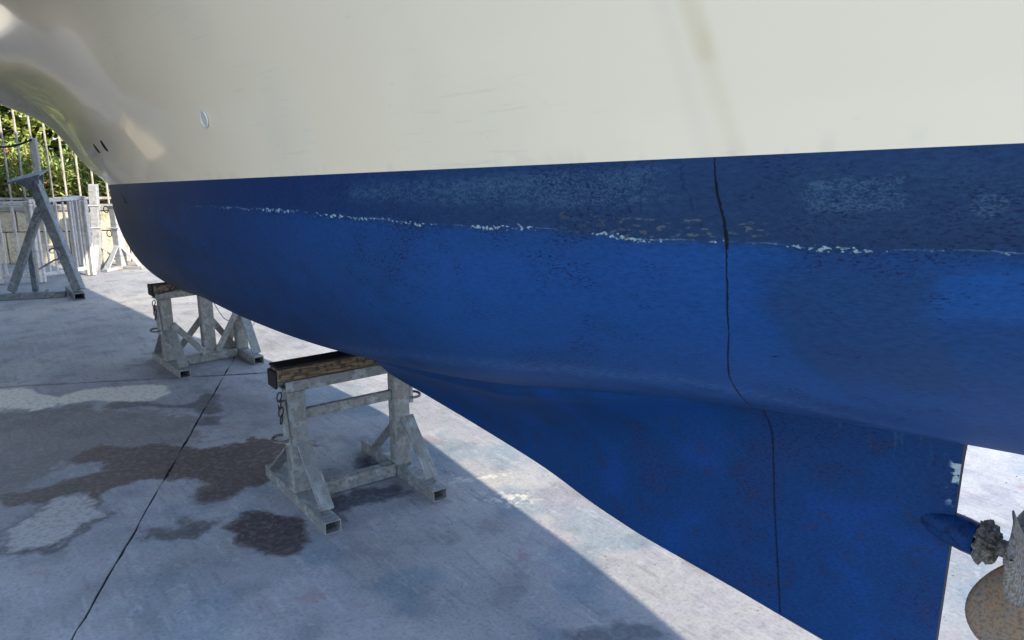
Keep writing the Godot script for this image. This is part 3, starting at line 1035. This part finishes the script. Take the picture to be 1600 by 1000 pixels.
# ------------------------------------------------------------------ trestles
func trestle_leg(root: Node3D, x: float, half: float, post_top: float, braces: Array, mat: Material, worn: Material) -> void:
	var f := begin()
	hollow(f, Vector3(x, 0.0295, half), Vector3(x, 0.0295, -half), 0.074, 0.056, 0.005)
	obj("foot", f, worn, root)
	var p := begin()
	cbox(p, Transform3D(Basis(), Vector3(x, (post_top + 0.058) * 0.5, 0)), Vector3(0.084, post_top - 0.058, 0.07), 0.006)
	obj("post", p, mat, root)
	for e in [[-1, 1], [1, 1], [-1, -1], [1, -1]]:
		var wd := begin()
		var pts := []
		for i in 9:
			var q := Vector3(lerpf(-0.036, 0.036, i / 8.0), 0.0585, e[1] * 0.036) if e[0] < 0 else Vector3(e[1] * 0.0365, 0.0585, lerpf(-0.03, 0.03, i / 8.0))
			pts.append(Vector3(x, 0, 0) + q + Vector3(0, 0.0018 * (i % 2), 0))
		tube(wd, pts, 0.0045, 6)
		obj("weld_bead", wd, M.rust_steel, root)
	for b in braces:
		var s := begin()
		bar(s, Vector3(x + b[2], b[0], 0.030 * sign(b[1])), Vector3(x + b[2], 0.062, b[1]), 0.066, 0.010, Vector3(1, 0, 0), 0.002)
		obj("brace", s, worn if b[1] > 0 else mat, root)


func pin_set(root: Node3D, x: float, y: float, z: float, side: float) -> void:
	# locking pin through the post, its ring handle and a short chain
	var r := begin()
	tube(r, circle_pts(Vector3(x + side * 0.036, y, z), Vector3(side, 0, 0), Vector3(0, -0.12, 0.99).normalized(), 0.036, 18), 0.0065, 7)
	tube(r, [Vector3(x + side * 0.004, y, z), Vector3(x - side * 0.03, y, z)], 0.008, 8)
	obj("pin_ring", r, M.rust_steel, root)
	var p := begin()
	tube(p, [Vector3(x + side * 0.020, y + 0.155, z + 0.005), Vector3(x + side * 0.014, y + 0.02, z + 0.012), Vector3(x + side * 0.012, y - 0.03, z + 0.02)], 0.015, 10)
	obj("locking_pin", p, M.steel_worn, root)
	var s := begin()
	tube(s, [Vector3(x + side * 0.024, y + 0.175, z), Vector3(x + side * 0.021, y + 0.115, z)], 0.018, 10)
	obj("pin_sleeve", s, M.steel, root)
	for k in 4:
		var c := begin()
		var m := Vector3(x + side * (0.034 + 0.002 * (k % 2)), y + 0.20 - 0.034 * k, z + 0.012 + 0.004 * k)
		var e1 := Vector3(0.2, 1, 0).normalized()
		var e2 := Vector3(1, 0, 0.2) if k % 2 == 0 else Vector3(0.1, 0, 1)
		var pts := []
		for i in 15:
			var a := TAU * i / 14.0
			pts.append(m + e1 * cos(a) * 0.021 + e2 * sin(a) * 0.0095)
		tube(c, pts, 0.0032, 5)
		obj("chain_link", c, M.dark_iron, root)


func make_trestles() -> void:
	# nearest trestle
	var T := rot_at(36.3, Vector3(-0.768, 0, -3.425))
	var a := thing("boat_trestle", T, "grey steel trestle of two posts on hollow feet, nearest, under the dark rubber edged timber", "trestle", "steel trestles under the hull")
	trestle_leg(a, -0.262, 0.37, 0.548, [[0.30, 0.27, 0.018], [0.27, -0.30, -0.012]], M.steel, M.steel_worn)
	trestle_leg(a, 0.262, 0.38, 0.548, [[0.31, 0.26, 0.026], [0.26, -0.25, -0.012]], M.steel, M.steel_worn)
	var s := begin()
	cbox(s, Transform3D(Basis(), Vector3(0, 0.036, 0)), Vector3(0.446, 0.064, 0.058), 0.004)
	obj("lower_beam", s, M.steel_worn, a)
	s = begin()
	cbox(s, Transform3D(Basis(), Vector3(0, 0.424, 0.0)), Vector3(0.44, 0.048, 0.026), 0.003)
	obj("middle_rail", s, M.steel_worn, a)
	s = begin()
	cbox(s, Transform3D(Basis(), Vector3(0.02, 0.574, 0.042)), Vector3(0.66, 0.05, 0.012), 0.003)
	cbox(s, Transform3D(Basis(), Vector3(-0.005, 0.580, -0.042)), Vector3(0.69, 0.05, 0.012), 0.003)
	cbox(s, Transform3D(Basis(), Vector3(0.01, 0.556, 0)), Vector3(0.65, 0.012, 0.071), 0.002)
	obj("channel_beam", s, M.steel_worn, a)
	pin_set(a, -0.304, 0.335, 0.02, -1.0)
	pin_set(a, 0.304, 0.40, 0.0, 1.0)
	# timber lying in it
	var w := thing("timber_bearer", T * Transform3D(Basis(), Vector3(-0.03, 0.601, 0)), "dark weathered timber bearer with a black rubber strip, lying on the nearest trestle", "timber", "timber bearers on the trestles")
	s = begin()
	cbox(s, Transform3D(Basis(), Vector3(0, 0.030, 0)), Vector3(0.63, 0.058, 0.10), 0.006)
	obj("baulk", s, M.timber, w)
	s = begin()
	cbox(s, Transform3D(Basis(), Vector3(0, 0.066, 0)), Vector3(0.634, 0.013, 0.104), 0.005)
	obj("rubber_strip", s, M.rubber, w)
	s = begin()
	cbox(s, Transform3D(Basis(), Vector3(-0.322, 0.012, 0)), Vector3(0.014, 0.078, 0.09), 0.004)
	obj("rubber_end", s, M.rubber, w)
	# farther trestle, three posts and crossed braces
	var U := rot_at(40.0, Vector3(-2.29, 0, -5.55))
	var b := thing("boat_trestle", U, "grey steel trestle with crossed diagonal braces, farther off under the bow", "trestle", "steel trestles under the hull")
	trestle_leg(b, -0.265, 0.33, 0.52, [[0.30, 0.26, 0.016], [0.27, -0.25, -0.012]], M.steel, M.steel)
	trestle_leg(b, 0.265, 0.33, 0.52, [[0.35, 0.24, 0.022], [0.30, -0.25, -0.012]], M.steel, M.steel)
	s = begin()
	cbox(s, Transform3D(Basis(), Vector3(0.02, 0.295, 0.0)), Vector3(0.092, 0.46, 0.062), 0.005)
	obj("middle_post", s, M.steel, b)
	s = begin()
	cbox(s, Transform3D(Basis(), Vector3(0, 0.035, 0)), Vector3(0.454, 0.064, 0.06), 0.004)
	obj("lower_beam", s, M.steel, b)
	for q in [[-0.235, 0.33, -0.02, 0.07, 0.040], [0.0, 0.33, -0.225, 0.07, -0.040], [0.235, 0.36, 0.065, 0.07, 0.040], [0.05, 0.33, 0.22, 0.07, -0.040]]:
		s = begin()
		bar(s, Vector3(q[0], q[1], q[4]), Vector3(q[2], q[3], q[4]), 0.045, 0.010, Vector3(1, 0, 0), 0.002)
		obj("cross_brace", s, M.steel, b)
	s = begin()
	cbox(s, Transform3D(Basis(), Vector3(0.0, 0.545, 0.04)), Vector3(0.66, 0.05, 0.012), 0.003)
	cbox(s, Transform3D(Basis(), Vector3(0.0, 0.545, -0.04)), Vector3(0.66, 0.05, 0.012), 0.003)
	cbox(s, Transform3D(Basis(), Vector3(0.0, 0.527, 0)), Vector3(0.65, 0.012, 0.067), 0.002)
	obj("channel_beam", s, M.steel, b)
	pin_set(b, -0.308, 0.30, 0.02, -1.0)
	s = begin()
	var wire := []
	for i in 13:
		var t := i / 12.0
		wire.append(Vector3(lerpf(0.07, 0.24, t), lerpf(0.45, 0.33, t) - 0.09 * sin(t * PI), 0.035))
	tube(s, wire, 0.0025, 5)
	obj("wire", s, M.dark_iron, b)
	w = thing("timber_bearer", U * Transform3D(Basis(), Vector3(-0.01, 0.571, 0)), "split grey timber bearer with a dark strap, lying on the farther trestle under the bow", "timber", "timber bearers on the trestles")
	s = begin()
	cbox(s, Transform3D(Basis(), Vector3(0, 0.028, 0)), Vector3(0.66, 0.054, 0.10), 0.005)
	obj("baulk", s, M.timber_old, w)
	s = begin()
	bar(s, Vector3(-0.31, -0.010, 0.053), Vector3(-0.02, 0.045, 0.053), 0.006, 0.006, Vector3(0, 1, 0), 0.001)
	obj("strap", s, M.rubber, w)
	s = begin()
	cbox(s, Transform3D(Basis(), Vector3(-0.336, 0.018, 0)), Vector3(0.012, 0.08, 0.10), 0.003)
	obj("end_plate", s, M.rubber, w)


# ------------------------------------------------------------------ yard furniture by the wall
func make_jack() -> void:
	var o := Vector3(-4.9, 0, -7.9)
	var a := thing("jack_stand", Transform3D(Basis(), o), "blue grey steel jack stand with a tilted top pad and splayed legs, at the left", "jack stand")
	var m: Material = M.steel_blue
	var top := Vector3(-4.86, 1.20, -7.92) - o
	var knee := Vector3(-4.79, 0.93, -7.90) - o
	var s := begin()
	bar(s, top, Vector3(-4.50, 0.09, -7.84) - o, 0.10, 0.09, Vector3(1, 0.3, 0), 0.006)
	obj("main_tube", s, m, a)
	s = begin()
	bar(s, knee + Vector3(-0.02, 0.0, 0.02), Vector3(-5.22, 0.07, -7.86) - o, 0.075, 0.06, Vector3(1, 0.3, 0), 0.005)
	obj("leg", s, m, a)
	s = begin()
	bar(s, Vector3(-5.02, 0.55, -7.95) - o, Vector3(-5.13, 0.02, -8.12) - o, 0.055, 0.05, Vector3(1, 0.3, 0), 0.005)
	obj("leg", s, m, a)
	s = begin()
	var pt := Transform3D(Basis(Vector3(0.2, 0.1, 0.97).normalized(), deg_to_rad(14.0)) * Basis(Vector3(1, 0, 0), deg_to_rad(12.0)), Vector3(-4.92, 1.245, -7.92) - o)
	cbox(s, pt, Vector3(0.36, 0.016, 0.20), 0.004)
	obj("top_pad", s, m, a)
	s = begin()
	var e := pt.basis
	for sd in [-1.0, 1.0]:
		var q := [pt * Vector3(-0.11, -0.008, sd * 0.05), pt * Vector3(0.14, -0.008, sd * 0.05), pt * Vector3(0.09, -0.12, sd * 0.05), pt * Vector3(-0.02, -0.12, sd * 0.05)]
		var nn: Vector3 = e.z * 0.004
		quad(s, q[0] + nn, q[1] + nn, q[2] + nn, q[3] + nn)
		quad(s, q[3] - nn, q[2] - nn, q[1] - nn, q[0] - nn)
		for i in 4:
			quad(s, q[i] - nn, q[(i + 1) % 4] - nn, q[(i + 1) % 4] + nn, q[i] + nn)
	obj("pad_bracket", s, m, a)
	s = begin()
	tube(s, [pt * Vector3(0.03, -0.06, 0.060), pt * Vector3(0.03, -0.06, 0.050)], 0.012, 10)
	obj("bolt", s, M.dark_iron, a)
	s = begin()
	hollow(s, Vector3(-5.75, 0.032, -7.60) - o, Vector3(-4.70, 0.032, -7.93) - o, 0.075, 0.06, 0.005, Vector3(0, 0, 1))
	obj("base_tube", s, m, a)
	s = begin()
	hollow(s, Vector3(-4.79, 0.036, -8.18) - o, Vector3(-4.46, 0.036, -7.76) - o, 0.10, 0.068, 0.006, Vector3(1, 0, 0.8))
	obj("foot", s, m, a)
	s = begin()
	var hc := Vector3(-4.685, 0.47, -7.80) - o
	var pts := circle_pts(hc, Vector3(0.95, 0.2, 0.2).normalized(), Vector3(-0.2, 0.97, 0.1).normalized(), 0.06, 16, -1.9, 2.4)
	pts.push_front(hc + Vector3(-0.16, -0.15, 0.03))
	tube(s, pts, 0.009, 7)
	obj("crank_handle", s, m, a)
	for k in 2:
		s = begin()
		tube(s, [Vector3(-5.13 + 0.27 * k, 0.062, -7.79 - 0.09 * k) - o, Vector3(-5.13 + 0.27 * k, 0.085, -7.79 - 0.09 * k) - o], 0.016, 6)
		obj("bolt", s, M.steel_blue, a)


func barrier(p0: Vector3, p1: Vector3, h: float, n: int, w: float, d: float, label: String, post := true, lean := 0.0) -> Node3D:
	var len := p0.distance_to(p1)
	var dir := (p1 - p0).normalized()
	var b := Basis(dir, Vector3.UP, dir.cross(Vector3.UP)) * Basis(Vector3(1, 0, 0), lean)
	var o := thing("railing_panel", Transform3D(b, p0), label, "railing", "white railing panels leaning by the wall")
	var s := begin()
	bar(s, Vector3(-0.02, h - 0.02, 0), Vector3(len + 0.02, h - 0.02, 0), 0.045, 0.03, Vector3(0, 1, 0), 0.006)
	obj("top_rail", s, M.galv, o)
	s = begin()
	bar(s, Vector3(0, 0.09, 0), Vector3(len, 0.09, 0), 0.045, 0.03, Vector3(0, 1, 0), 0.006)
	obj("bottom_rail", s, M.galv, o)
	for i in n:
		var x := len * (i + 0.5) / n
		s = begin()
		cbox(s, Transform3D(Basis(), Vector3(x, h * 0.5 + 0.03, 0)), Vector3(w, h - 0.16, d), 0.004)
		obj("upright", s, M.galv, o)
	if post:
		for x in [0.0, len]:
			s = begin()
			cbox(s, Transform3D(Basis(), Vector3(x, h * 0.5 - 0.02, 0.0)), Vector3(0.05, h - 0.05, 0.05), 0.006)
			obj("end_post", s, M.galv, o)
	return o


func yard_prop(p: Vector3, turn: float, h: float, tilt: float, label: String) -> void:
	var o := thing("post_prop", rot_at(turn, p), label, "prop", "pale steel props by the wall")
	var up := Vector3(sin(tilt), cos(tilt), 0)
	var s := begin()
	bar(s, Vector3(0, 0.02, 0), up * h, 0.10, 0.10, Vector3(1, 0, 0), 0.006)
	obj("post", s, M.prop, o)
	for k in 3:
		s = begin()
		var d: Vector3 = [Vector3(-1, 0, 0.1), Vector3(0.1, 0, 1), Vector3(1, 0, -0.2)][k]
		bar(s, up * (0.32 if k != 1 else 0.36), d.normalized() * 0.26 + Vector3(0, 0.03, 0), 0.07, 0.012, d.cross(Vector3.UP), 0.003)
		obj("gusset", s, M.prop, o)
		s = begin()
		bar(s, Vector3(0, 0.02, 0), d.normalized() * 0.30 + Vector3(0, 0.02, 0), 0.08, 0.04, d.cross(Vector3.UP), 0.004)
		obj("foot", s, M.prop, o)
	for k in 2:
		s = begin()
		tube(s, circle_pts(up * (0.45 + 0.30 * k) + Vector3(-0.08, 0, 0.055), Vector3(1, 0, 0), Vector3(0, 1, 0), 0.04, 14), 0.006, 6)
		obj("pin_ring", s, M.dark_iron, o)
		s = begin()
		tube(s, [up * (0.52 + 0.28 * k) + Vector3(-0.12, 0, 0.055), up * (0.52 + 0.28 * k) + Vector3(0.09, 0, 0.055)], 0.008, 6)
		obj("locking_pin", s, M.galv, o)


func make_wall() -> void:
	var dir := Vector3(0.99, 0, -0.14).normalized()
	var o := Vector3(-10.5, 0, -9.50)
	var B := Transform3D(Basis(dir, Vector3.UP, dir.cross(Vector3.UP)), o)
	M.wall_t = B
	var w := thing("garden_wall", B, "low cream block wall along the back of the yard, below the hedge", "wall")
	var s := begin()
	cbox(s, Transform3D(Basis(), Vector3(5.5, 0.34, -0.13)), Vector3(11.0, 0.68, 0.20), 0.002)
	obj("wall_core", s, M.mortar, w)
	rng.seed = 77
	for r in 2:
		var x := -0.3 + 0.31 * r
		while x < 11.0:
			var L := rng.randf_range(0.55, 0.80)
			var y0 := 0.0 if r == 0 else 0.425
			var y1 := 0.413 if r == 0 else 0.685
			s = begin()
			cbox(s, Transform3D(Basis(), Vector3(x + L * 0.5, (y0 + y1) * 0.5, -0.02 + rng.randf_range(-0.006, 0.006))), Vector3(L - 0.014, y1 - y0, 0.05), 0.008)
			obj("block", s, M.block[rng.randi() % 4], w)
			x += L
	var x := -0.3
	while x < 11.0:
		s = begin()
		cbox(s, Transform3D(Basis(), Vector3(x + 0.6, 0.722, -0.12)), Vector3(1.19, 0.07, 0.30), 0.010)
		obj("coping_stone", s, M.cope, w)
		x += 1.2
	var bed := begin()
	cbox(bed, B * Transform3D(Basis(), Vector3(5.5, 0.33, -1.75)), Vector3(11.0, 0.66, 3.0), 0.02)
	tag(obj("planting_bed", bed, M.soil), "dark soil bed behind the low wall", "", "", "structure")
	# railing on the wall
	var f := thing("garden_railing", B * Transform3D(Basis(), Vector3(0, 0.758, -0.16)), "thin pale metal railing standing on the low wall in front of the hedge", "railing")
	for k in 40:
		s = begin()
		var bx := 1.9 + 0.172 * k
		cbox(s, Transform3D(Basis(), Vector3(bx, 0.66, 0)), Vector3(0.022, 1.32, 0.022), 0.004)
		obj("upright", s, M.bar_white, f)
	for y in [0.08, 1.30]:
		s = begin()
		cbox(s, Transform3D(Basis(), Vector3(5.3, y, 0)), Vector3(7.2, 0.035, 0.018), 0.004)
		obj("rail", s, M.bar_white, f)
	var p := begin()
	cbox(p, B * Transform3D(Basis(), Vector3(4.42, 1.19, 0.045)), Vector3(0.085, 0.86, 0.06), 0.008)
	tag(obj("wall_post", p, M.cope), "stout grey post fixed on the wall, holding the end of the black cable", "post")
	var c := begin()
	var pts := []
	var e1: Vector3 = B * Vector3(4.42, 1.60, 0.09)
	var e0: Vector3 = B * Vector3(3.40, 1.78, 0.09)
	for i in 25:
		var t := i / 24.0
		pts.append(e0.lerp(e1, t) - Vector3(0, 0.17 * 4.0 * t * (1.0 - t), 0))
	tube(c, pts, 0.013, 6)
	tag(obj("cable", c, M.black), "black cable sagging from the grey post across the railing", "cable")


func leaf_material(c: Color, back: Color) -> StandardMaterial3D:
	var m := StandardMaterial3D.new()
	m.albedo_color = Color.WHITE
	m.vertex_color_use_as_albedo = true
	m.roughness = 0.55
	m.backlight_enabled = true
	m.backlight = back
	m.cull_mode = BaseMaterial3D.CULL_DISABLED
	return m


func leaf(st: SurfaceTool, p: Vector3, d: Vector3, L: float, w: float, c: Color) -> void:
	var bs := along(d, Vector3(rng.randf_range(-1, 1), rng.randf_range(-0.3, 0.3), rng.randf_range(-1, 1)).normalized())
	var tip := p + bs.y * L - Vector3(0, L * 0.18, 0)
	var m := p + bs.y * L * 0.5 + bs.z * L * 0.05
	st.set_color(c)
	tri(st, p, m + bs.x * w, m - bs.x * w)
	st.set_color(c)
	tri(st, m - bs.x * w, m + bs.x * w, tip)


func shrub(x: float, z: float, h: float, label: String, col: Color, seed_: int, lm: Material, flowers: int) -> void:
	rng.seed = seed_
	var B: Transform3D = M.wall_t
	var at := B * Vector3(x, 0.64, z)
	var o := thing("oleander_shrub", Transform3D(Basis(), at), label, "shrub", "oleander shrubs behind the railing")
	var stems := begin()
	var lf := begin()
	var fl := begin()
	for k in 26:
		var an := rng.randf() * TAU
		var sp := rng.randf_range(0.1, 0.55)
		var tip := Vector3(cos(an) * sp, h * rng.randf_range(0.45, 1.0), sin(an) * sp * 0.8)
		var b0 := Vector3(cos(an) * 0.10, 0, sin(an) * 0.10)
		var pts := []
		for i in 6:
			var t := i / 5.0
			pts.append(b0.lerp(tip, t) + Vector3(cos(an), 0, sin(an)) * 0.12 * sin(t * PI) * sp)
		tube(stems, pts, 0.011, 5, 0.004)
		for i in 70:
			var t := pow(rng.randf(), 0.65)
			var p: Vector3 = pts[0].lerp(pts[5], t) + Vector3(cos(an), 0, sin(an)) * 0.12 * sin(t * PI) * sp
			p += Vector3(rng.randf_range(-0.07, 0.07), rng.randf_range(-0.05, 0.05), rng.randf_range(-0.07, 0.07))
			var dd := Vector3(rng.randf_range(-1, 1), rng.randf_range(0.0, 1.3), rng.randf_range(-1, 1))
			var cc := col.lerp(Color(0.48, 0.50, 0.20), rng.randf() * 0.6).lerp(Color(0.06, 0.10, 0.02), pow(rng.randf(), 4.0) * 0.8)
			if t < 0.22 and rng.randf() < 0.6:
				cc = Color(0.20, 0.17, 0.11)
			leaf(lf, p, dd, rng.randf_range(0.10, 0.19), rng.randf_range(0.010, 0.018), cc)
		if k < flowers:
			for i in 16:
				var p := tip + Vector3(rng.randf_range(-0.07, 0.07), rng.randf_range(-0.25, 0.03), rng.randf_range(-0.02, 0.09))
				leaf(fl, p, Vector3(rng.randf_range(-1, 1), rng.randf_range(-0.3, 1), rng.randf_range(-1, 1)), 0.05, 0.016, Color(0.55, 0.13, 0.06).lerp(Color(0.62, 0.30, 0.18), rng.randf()))
	obj("stem", stems, flat_mat(Color(0.42, 0.37, 0.29), 0.9), o)
	tag(obj("foliage", lf, lm, o), "", "", "", "stuff")
	if flowers > 0:
		tag(obj("flowers", fl, lm, o), "orange red flower clusters", "", "", "stuff")


func make_garden() -> void:
	var lm := leaf_material(Color.WHITE, Color(0.5, 0.56, 0.16))
	var labels := ["tall yellow green oleander behind the railing at the left edge", "oleander with orange flowers left of the grey post", "red flowered oleander just left of the grey wall post", "green oleander right of the grey wall post, beside the bow", "dense green oleander half hidden behind the white bow"]
	var heights := [1.5, 1.0, 0.95, 0.95, 1.2]
	for k in 5:
		shrub(2.75 + 0.60 * k, -0.62 - 0.15 * (k % 2), heights[k], labels[k], [Color(0.40, 0.46, 0.10), Color(0.35, 0.45, 0.12), Color(0.37, 0.46, 0.13), Color(0.34, 0.45, 0.13), Color(0.30, 0.41, 0.11)][k], 600 + k, lm, [2, 7, 10, 3, 2][k])
	# leafy tree behind, crown in loose clumps
	rng.seed = 650
	var B: Transform3D = M.wall_t
	var defs := [[2.9, -1.9, 3.4, "broad leaved tree with yellow green crown behind the railing, at the left edge"], [5.6, -2.2, 3.4, "broad leaved tree behind the railing, mostly hidden by the white bow"]]
	for d in defs:
		var at := B * Vector3(d[0], 0.6, d[1])
		var o := thing("garden_tree", Transform3D(Basis(), at), d[3], "tree", "")
		var tr := begin()
		tube(tr, [Vector3(0, 0, 0), Vector3(0.05, 0.9, 0), Vector3(-0.03, 1.7, 0.05), Vector3(0, d[2] * 0.8, 0)], 0.09, 8, 0.03)
		for k in 7:
			var an := TAU * k / 7.0 + 0.4
			tube(tr, [Vector3(0, 0.7 + 0.15 * k, 0), Vector3(cos(an) * 0.5, 1.1 + 0.18 * k, sin(an) * 0.5), Vector3(cos(an) * 0.95, 1.2 + 0.24 * k, sin(an) * 0.8)], 0.035, 6, 0.01)
		obj("trunk", tr, flat_mat(Color(0.30, 0.25, 0.19), 0.95), o)
		var lf := begin()
		for k in 120:
			var an := rng.randf() * TAU
			var rr := sqrt(rng.randf()) * 1.35
			var c := Vector3(cos(an) * rr, rng.randf_range(0.45, d[2]), sin(an) * rr * 0.7)
			for i in 60:
				var p := c + Vector3(rng.randfn(0, 0.15), rng.randfn(0, 0.13), rng.randfn(0, 0.15))
				var cc := Color(0.28, 0.36, 0.08).lerp(Color(0.45, 0.50, 0.13), rng.randf()).lerp(Color(0.05, 0.09, 0.02), pow(rng.randf(), 3.5) * 0.8)
				leaf(lf, p, Vector3(rng.randf_range(-1, 1), rng.randf_range(-0.6, 0.8), rng.randf_range(-1, 1)), rng.randf_range(0.07, 0.12), rng.randf_range(0.025, 0.045), cc)
		tag(obj("crown", lf, lm, o), "", "", "", "stuff")
	# clipped dense hedge behind everything
	rng.seed = 690
	var hg := thing("garden_hedge", B * Transform3D(Basis(), Vector3(5.0, 0.6, -2.9)), "dense dark green hedge closing the view behind the shrubs", "hedge")
	var hl := begin()
	for i in 17000:
		var p := Vector3(rng.randf_range(-4.5, 3.5), pow(rng.randf(), 0.7) * 3.1, rng.randf_range(-0.35, 0.35))
		if absf(p.x + 0.85) < 0.55 and p.y > 0.75:
			p.z -= 1.6
		var cc := Color(0.20, 0.28, 0.06).lerp(Color(0.38, 0.44, 0.11), rng.randf()).lerp(Color(0.04, 0.07, 0.015), pow(rng.randf(), 2.4) * 0.8)
		leaf(hl, p, Vector3(rng.randf_range(-1, 1), rng.randf_range(-0.5, 0.9), rng.randf_range(-1, 1)), rng.randf_range(0.14, 0.24), rng.randf_range(0.05, 0.085), cc)
	tag(obj("foliage", hl, lm, hg), "", "", "", "stuff")
	for i in 9:
		var hs := begin()
		tube(hs, [Vector3(-4.2 + 0.95 * i, -0.6, 0), Vector3(-4.15 + 0.95 * i, 0.9, 0.05), Vector3(-4.25 + 0.95 * i, 2.4, 0)], 0.035, 6, 0.012)
		obj("stem", hs, M.bark, hg)
	# pale slatted shed seen between the leaves
	var sh := thing("garden_shed", B * Transform3D(Basis(), Vector3(4.15, 0.0, -3.35)), "pale lilac grey board shed glimpsed between the leaves beyond the railing", "shed")
	var s := begin()
	cbox(s, Transform3D(Basis(), Vector3(0, 1.25, -0.6)), Vector3(1.5, 2.5, 1.2), 0.01)
	obj("wall", s, flat_mat(Color(0.55, 0.53, 0.60), 0.8), sh)
	for k in 10:
		s = begin()
		cbox(s, Transform3D(Basis(), Vector3(-0.68 + 0.15 * k, 1.25, 0.012)), Vector3(0.135, 2.48, 0.022), 0.004)
		obj("board", s, flat_mat(Color(0.72, 0.70, 0.76), 0.7), sh)
	s = begin()
	cbox(s, Transform3D(Basis(Vector3(1, 0, 0), 0.12), Vector3(0, 2.60, -0.6)), Vector3(1.8, 0.06, 1.5), 0.01)
	obj("roof", s, flat_mat(Color(0.48, 0.47, 0.46), 0.8), sh)


func _ready() -> void:
	# camera
	var cam := Camera3D.new()
	cam.name = "camera"
	cam.position = Vector3(0, 1.65, 0)
	cam.rotation_degrees = Vector3(-13.5, 0, 0)
	cam.fov = 45.24
	cam.near = 0.05
	cam.far = 400.0
	add_child(cam)
	cam.current = true
	# sky and exposure
	var env := Environment.new()
	env.background_mode = Environment.BG_SKY
	var sm := ProceduralSkyMaterial.new()
	sm.sky_top_color = Color(0.60, 0.72, 0.90)
	sm.sky_horizon_color = Color(0.96, 0.925, 0.85)
	sm.sky_curve = 0.12
	sm.ground_bottom_color = Color(0.45, 0.45, 0.45)
	sm.ground_horizon_color = Color(0.62, 0.63, 0.64)
	sm.energy_multiplier = 1.04
	var sky := Sky.new()
	sky.sky_material = sm
	env.sky = sky
	env.tonemap_mode = Environment.TONE_MAPPER_LINEAR
	env.tonemap_exposure = 2.68
	env.ssao_enabled = true
	env.ssil_enabled = true
	env.sdfgi_enabled = true
	var we := WorldEnvironment.new()
	we.name = "world_environment"
	we.environment = env
	add_child(we)
	# sun: from astern of the boat and a little to starboard, fairly low
	var sun := DirectionalLight3D.new()
	sun.name = "sun"
	var to_sun := (-FWD * 1.5 + STB * 0.468 + Vector3.UP).normalized()
	sun.basis = Basis.looking_at(-to_sun, Vector3.UP)
	sun.light_color = Color(1.0, 0.94, 0.85)
	sun.light_energy = 0.92
	sun.light_angular_distance = 0.5
	sun.shadow_enabled = true
	add_child(sun)
	make_materials()
	make_ground()
	make_wall()
	make_boat()
	make_trestles()
	make_jack()
	barrier(Vector3(-5.83, 0, -8.62), Vector3(-5.40, 0, -8.72), 0.93, 3, 0.028, 0.028, "white railing panel with wide bars, leftmost behind the jack stand", true)
	barrier(Vector3(-5.42, 0, -8.70), Vector3(-5.14, 0, -9.20), 0.95, 7, 0.022, 0.022, "white railing panel with thin bars directly behind the jack stand", true)
	barrier(Vector3(-5.33, 0, -9.32), Vector3(-5.08, 0, -9.20), 0.95, 4, 0.034, 0.03, "white railing panel with close slats, rightmost, catching the sun", true)
	yard_prop(Vector3(-5.29, 0, -9.72), 12.0, 1.06, 0.05, "pale steel prop with triangular gussets, left of two by the wall")
	yard_prop(Vector3(-4.98, 0, -9.70), -20.0, 0.80, -0.02, "pale steel prop with triangular gussets, right of two, half behind the bow")
	make_garden()
